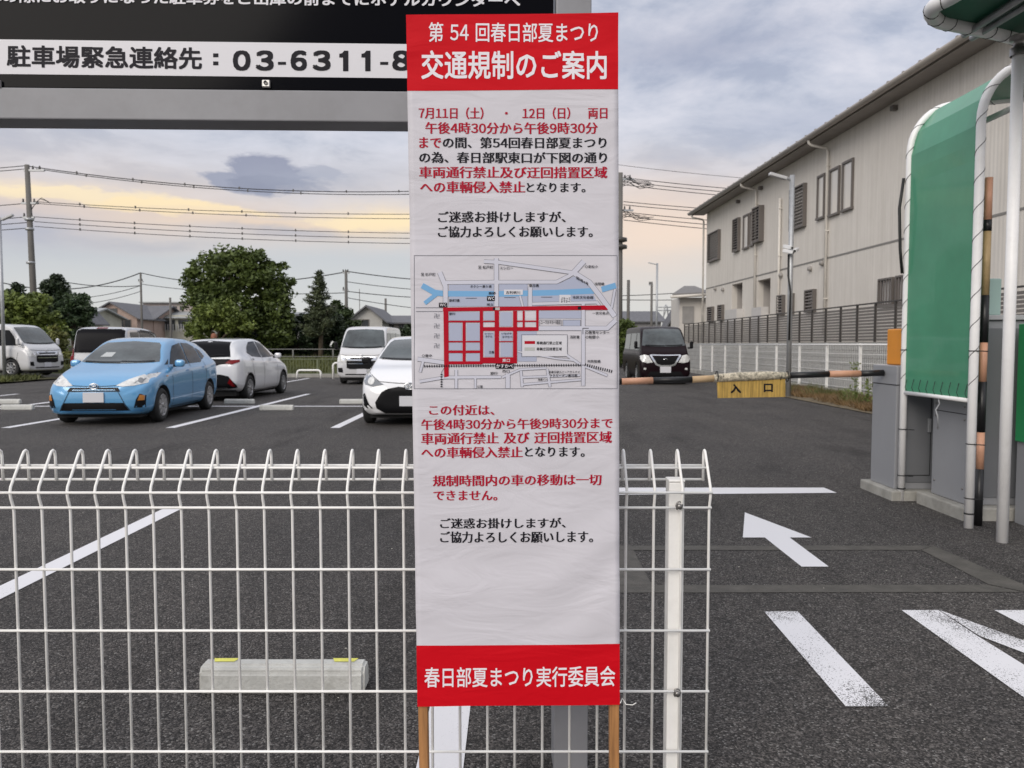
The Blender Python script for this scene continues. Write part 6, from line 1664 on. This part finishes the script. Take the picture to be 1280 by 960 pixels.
for px in (896, 984): 
    k = MB(); c = Vector(ax(px, 470.5)); k.tube([c + Vector((0, .045 * math.cos(a), .045 * math.sin(a))) for a in np.linspace(0, 2 * PI, 14)[:-1]], .005, 5, closed=True); obj('band_clip', k, M_gap, arm)
brd = thing('entrance_board', 'weathered yellow board reading 入口 hanging under the barrier arm', 'sign', (3.35, 6.86, 0))
p0, p1, p2, p3 = ax(896, 474), ax(981, 472), ax(981, 496), ax(897, 497.5)
M_brd = mat('weathered_yellow', (.52, .33, .08), .6, var=.35, vscale=4, stretch=(14, 1, .7), dirt=.35, dscale=14)
k = MB(); V_ = [Vector(p) + Vector((0, d, 0)) for d in (-.012, .004) for p in (p0, p1, p2, p3)]
k.add(V_, [(0, 1, 2, 3), (7, 6, 5, 4), (0, 4, 5, 1), (1, 5, 6, 2), (2, 6, 7, 3), (3, 7, 4, 0)]); obj('board', k, M_brd, brd)
for ch, x0, x1, y0, y1 in (('入', 912.5, 926, 480, 491.5), ('口', 954, 965.5, 479.5, 490)):
    vs, fs = text_geo(ch, .055); q = fit(vs, 0, 1, 0, 1); nq = len(q) // 5
    V_ = [Vector(ax(x0 + (x1 - x0) * a, y1 + (y0 - y1) * b)) + Vector((0, -.0135 - .0001 * (i // nq), 0)) for i, (a, b) in enumerate(q)]
    link('lettering', mesh_from(V_, fs, 'lettering'), M_ink, brd)
for px in (903, 938, 975): obj('hanger', MB().tube([Vector(ax(px, 475)) + Vector((0, -.016, 0)), Vector(ax(px, 469.5)) + Vector((0, -.042, 0))], .003, 5), M_gap, brd)

# padded hoops of the small canopy
def spiral(k, pts, r, pitch_, cr=.0028):
    pts = [Vector(p) for p in pts]; acc = 0; out = []
    for a, b in zip(pts, pts[1:]):
        L = (b - a).length; n = max(1, int(L / (pitch_ / 14))); d = (b - a).normalized()
        u = d.cross(Vector((0, 1, 0))); u = u.normalized() if u.length > .01 else Vector((1, 0, 0)); v = d.cross(u).normalized()
        for i in range(n):
            ph = 2 * PI * (acc + L * i / n) / pitch_; out.append(a + (b - a) * i / n + (u * math.cos(ph) + v * math.sin(ph)) * (r + cr * .4))
        acc += L
    k.tube(out, cr, 4)
can = thing('gate_canopy', 'small green canvas canopy on two white padded hoops over the ticket gate', 'canopy', (3.36, 5.59, 0))
def hoop_pts(y, x0=0.0):
    pts = [(x0, y, -.02), (x0, y, 1.5), (x0, y, 2.95)]; r = .38
    for i in range(1, 11):
        a = PI / 2 * .90 * i / 10; pts.append((x0 + r - r * math.cos(a), y, 2.95 + r * math.sin(a) * 1.08))
    lx_, _, lz = pts[-1]; pts.append((lx_ + 1.7, y, lz + .16)); return pts
HB = hoop_pts(.985); HA = hoop_pts(0)
for hp, nm_ in ((HA, 0), (HB, 1)):
    o = obj('padded_hoop', MB().tube(hp, .0315 if nm_ == 0 else .0285, 14), M_pad, can)
    k = MB(); spiral(k, [(p[0], p[1], max(p[2], 1.0)) for p in hp[1:]] if False else [Vector((0, hp[0][1], 1.05))] + [Vector(p) for p in hp[2:]], .0315 if nm_ == 0 else .0285, .21); obj('binding', k, M_cord, o)
    for z in (.22, .62, 1.30):
        k = MB(); k.tube([(.033 * math.cos(a), hp[0][1] + .033 * math.sin(a), z) for a in np.linspace(0, 2 * PI, 13)[:-1]], .004, 5, closed=True); k.tube([(.0, hp[0][1] - .04, z), (.075, hp[0][1] - .045, z - .003)], .004, 5); obj('cable_tie', k, M_gap, o)
    obj('base_joint', MB().lathe([(.0335, 0), (.0335, .012)], 14, Matrix.Translation((0, hp[0][1], .10))), M_gap, o)
obj('foot_rail', MB().tube([(.0, .03, .935), (0, .955, .935)], .017, 10), M_pad, can)
obj('cross_rail', MB().tube([(.25, .03, 3.05), (.25, .955, 3.05)], .022, 10), M_pad, can)
obj('cross_rail', MB().tube([(.52, .0, 2.78), (2.0, .0, 2.83)], .024, 10), M_pad, can)
# canvas between the hoops, slightly slack
prof = [(0.0, .95), (0, 1.6), (0, 2.2), (0, 2.93), (.055, 3.13), (.19, 3.305), (.36, 3.365)] + [(p[0], p[2]) for p in hoop_pts(0)[-2:]]
V = []; F = []; ny = 14
fine = []
for (a, b) in zip(prof, prof[1:]):
    n = max(1, int(math.hypot(b[0] - a[0], b[1] - a[1]) / .12))
    for i in range(n): fine.append((a[0] + (b[0] - a[0]) * i / n, a[1] + (b[1] - a[1]) * i / n))
fine.append(prof[-1])
for (x, z) in fine:
    for j in range(ny + 1):
        t_ = j / ny; sag = .012 * math.sin(PI * t_) * (1 if z < 2.7 else .5)
        V.append((x + .0 + sag, .016 + .953 * t_, z - (sag if x > .2 else 0) + .012 * math.sin(z * 6 + t_ * 4) * 0))
for i in range(len(fine) - 1):
    for j in range(ny): a = i * (ny + 1) + j; F.append((a, a + 1, a + ny + 2, a + ny + 1))
o = link('canvas', mesh_from(V, F, 'canvas', False), M_canvas, can)
sm_ = o.modifiers.new('thick', 'SOLIDIFY'); sm_.thickness = .003
k = MB()
for i in range(9):
    y = .06 + .108 * i; k.tube([(.0, y, .935), (-.018, y + .006, .985), (.0, y + .01, 1.055)], .0025, 4)
for i in range(17):
    z = 1.15 + i * .095
    k.tube([(0.0, .0, z), (.012, .055, z + .03)], .0025, 4); k.tube([(0.0, .985, z), (.012, .93, z + .03)], .0025, 4)
obj('lacing', k, M_gap, can, kind='stuff')
k = MB().tube([(0, .45, .93), (.012, .45, .88), (-.012, .46, .83), (.0, .45, .78), (.004, .45, .68)], .006, 6); obj('hook', k, M_galv, can)
obj('black_hose', MB().tube([(-.045, .99, 2.75), (-.075, .99, 2.5), (-.06, .99, 2.15), (-.04, .985, 1.95)], .013, 8), M_black_plastic, can)

# large canopy overhead
big = thing('roof_canopy', 'large green canopy with a rounded white padded rim overhead at the upper right', 'canopy', (2.6, 5.0, 0))
ZC = 3.42
fl = P(1180, 8, 1); 
def CP(px, py): p = ray(px, py); t = (ZC - CAM_H) / p.z; return Vector((p.x * t - 2.6, p.y * t - 5.0, ZC))
rim_px = [(1330, 62), (1280, 50), (1245, 41), (1210, 34), (1190, 30), (1176, 27), (1168, 22), (1164, 16), (1167, 9), (1174, 4), (1186, -2), (1210, -16), (1260, -46), (1400, -125)]
rim = [CP(*p) for p in rim_px]
def smooth_path(pts, n=4):
    out = []
    for i in range(len(pts) - 1):
        p0_, p1_, p2_, p3_ = pts[max(i - 1, 0)], pts[i], pts[i + 1], pts[min(i + 2, len(pts) - 1)]
        for k in range(n):
            t = k / n; out.append(.5 * ((2 * p1_) + (p2_ - p0_) * t + (2 * p0_ - 5 * p1_ + 4 * p2_ - p3_) * t * t + (3 * p1_ - p0_ - 3 * p2_ + p3_) * t ** 3))
    out.append(pts[-1]); return out
rim = smooth_path(rim)
ro = obj('padded_rim', MB().tube(rim, .046, 14), M_pad, big)
k = MB()
L_ = 0
for a, b in zip(rim, rim[1:]):
    L_ += (b - a).length
    if L_ > .13:
        L_ = 0; d = (b - a).normalized(); u = d.cross(Vector((0, 0, 1))).normalized(); v = Vector((0, 0, 1))
        k.tube([a + (u * math.cos(q) + v * math.sin(q)) * .0475 + d * .02 * math.cos(q) for q in np.linspace(0, 2 * PI, 11)[:-1]], .0035, 4, closed=True)
obj('cable_tie', k, M_gap, ro)
k = MB(); cc = [Vector((p.x, p.y, ZC + .01)) for p in rim]; far = Vector((max(p.x for p in rim), (rim[0].y + rim[-1].y) / 2, ZC + .01))
top_ = [Vector((p.x, p.y, ZC + .013)) for p in rim]
k.add(cc + [far] + [v + Vector((0, 0, .004)) for v in cc] + [far + Vector((0, 0, .004))], [(i, i + 1, len(cc)) for i in range(len(cc) - 1)] + [(i + len(cc) + 1, len(cc) * 2 + 1, i + len(cc) + 2) for i in range(len(cc) - 1)])
obj('canvas', k, mat('dark_green_canvas', (.008, .10, .055), .5, var=.1, vscale=2), big)
for (a, b) in (((1205, 40), (1300, -22)), ((1215, 44), (1340, -32))):
    obj('batten', MB().tube([CP(*a) - Vector((0, 0, .02)), CP(*b) - Vector((0, 0, .02))], .022, 8), M_galv, big)
rail_y = CP(1268, 48)
obj('support_post', MB().tube([(3.345 - 2.6, 5.18 - 5.0, -.02), (3.345 - 2.6, 5.18 - 5.0, ZC - .16)], .0365, 14), M_pad, big)
obj('post_joint', MB().lathe([(.050, 0), (.050, .05), (.03, .052), (.03, .10), (.055, .102), (.055, .13)], 12, Matrix.Translation((3.345 - 2.6, .18, ZC - .17))), M_bolt, big)
obj('support_post', MB().tube([(2.6, -.9, -.02), (2.6, -.9, ZC - .02)], .0365, 14), M_pad, big)

# striped raised pole
sp_ = thing('striped_pole', 'upright black and salmon striped pole just behind the nearer padded post', 'pole', (3.472, 5.66, 0))
def zz(py): return P(1225, py, 5.66).z
edges_ = [(664, 'b'), (586, 's'), (540, 'b'), (477, 's'), (428, 'b'), (369, 'y'), (289, 'b'), (275, 's'), (222, None)]
for (a, c), (b, _) in zip(edges_, edges_[1:]):
    obj('stripe', MB().tube([(0, 0, max(zz(a), 0.0)), (0, 0, zz(b))], .028 if c == 'b' else .0265, 14), {'b': M_blackst, 's': M_salmon, 'y': mat('ochre_stripe', (.42, .30, .15), .55, var=.25, vscale=4)}[c], sp_)
# ticket machine
tm = thing('ticket_machine', 'tall grey parking ticket machine with a bright green side panel at the right edge', 'machine', (3.52, 5.90, .101))
obj('body', MB().box(0, .60, 0, .50, 0, 1.43, bev=.008), M_cab, tm)
obj('side_seam', MB().box(-.003, .0, .03, .47, .70, .706), M_gap, tm)
for z_ in (.12, .66, .76, 1.32):
    for y_ in (.05, .45): obj('bolt', MB().lathe([(0, .006), (.009, .004), (.009, 0)], 8, Matrix.Translation((-.001, y_, z_)) @ Matrix.Rotation(-PI / 2, 4, 'Y')), M_bolt, tm)
obj('front_panel', MB().box(.03, .57, -.008, -.001, .06, 1.37, bev=.003), M_cab_d, tm)
obj('top_lid', MB().box(-.02, .62, -.03, .52, 1.432, 1.47, bev=.006), mat('lid_grey', (.42, .42, .43), .4), tm)
obj('display_hood', MB().box(.08, .30, .12, .42, 1.472, 1.76, bev=.01), mat('pale_green_plastic', (.36, .50, .46), .3, coat=.5), tm)
gpn = thing('green_machine_panel', 'bright green machine front standing right of the grey ticket machine', 'machine', (3.76, 5.62, .0))
obj('panel', MB().box(.03, .6, .0, .14, .62, 1.50, bev=.006), mat('bright_green', (.02, .30, .10), .35, coat=.4), gpn)
obj('stand', MB().box(.05, .58, .02, .14, .0, .617), M_cab, gpn)
gcab = thing('side_cabinet', 'light grey cabinet standing between the barrier cabinet and the nearer padded hoop', 'cabinet', (3.80, 6.66, .0))
obj('body', MB().box(.02, .5, 0, .4, 0, 1.30, bev=.006), M_cab, gcab); obj('edge_pipe', MB().tube([(-.03, -.04, .0), (-.03, -.04, 1.35)], .018, 8), M_galv, gcab)
obj('clamp', MB().box(-.055, -.005, -.065, -.015, .55, .60, bev=.004), M_galv, gcab)
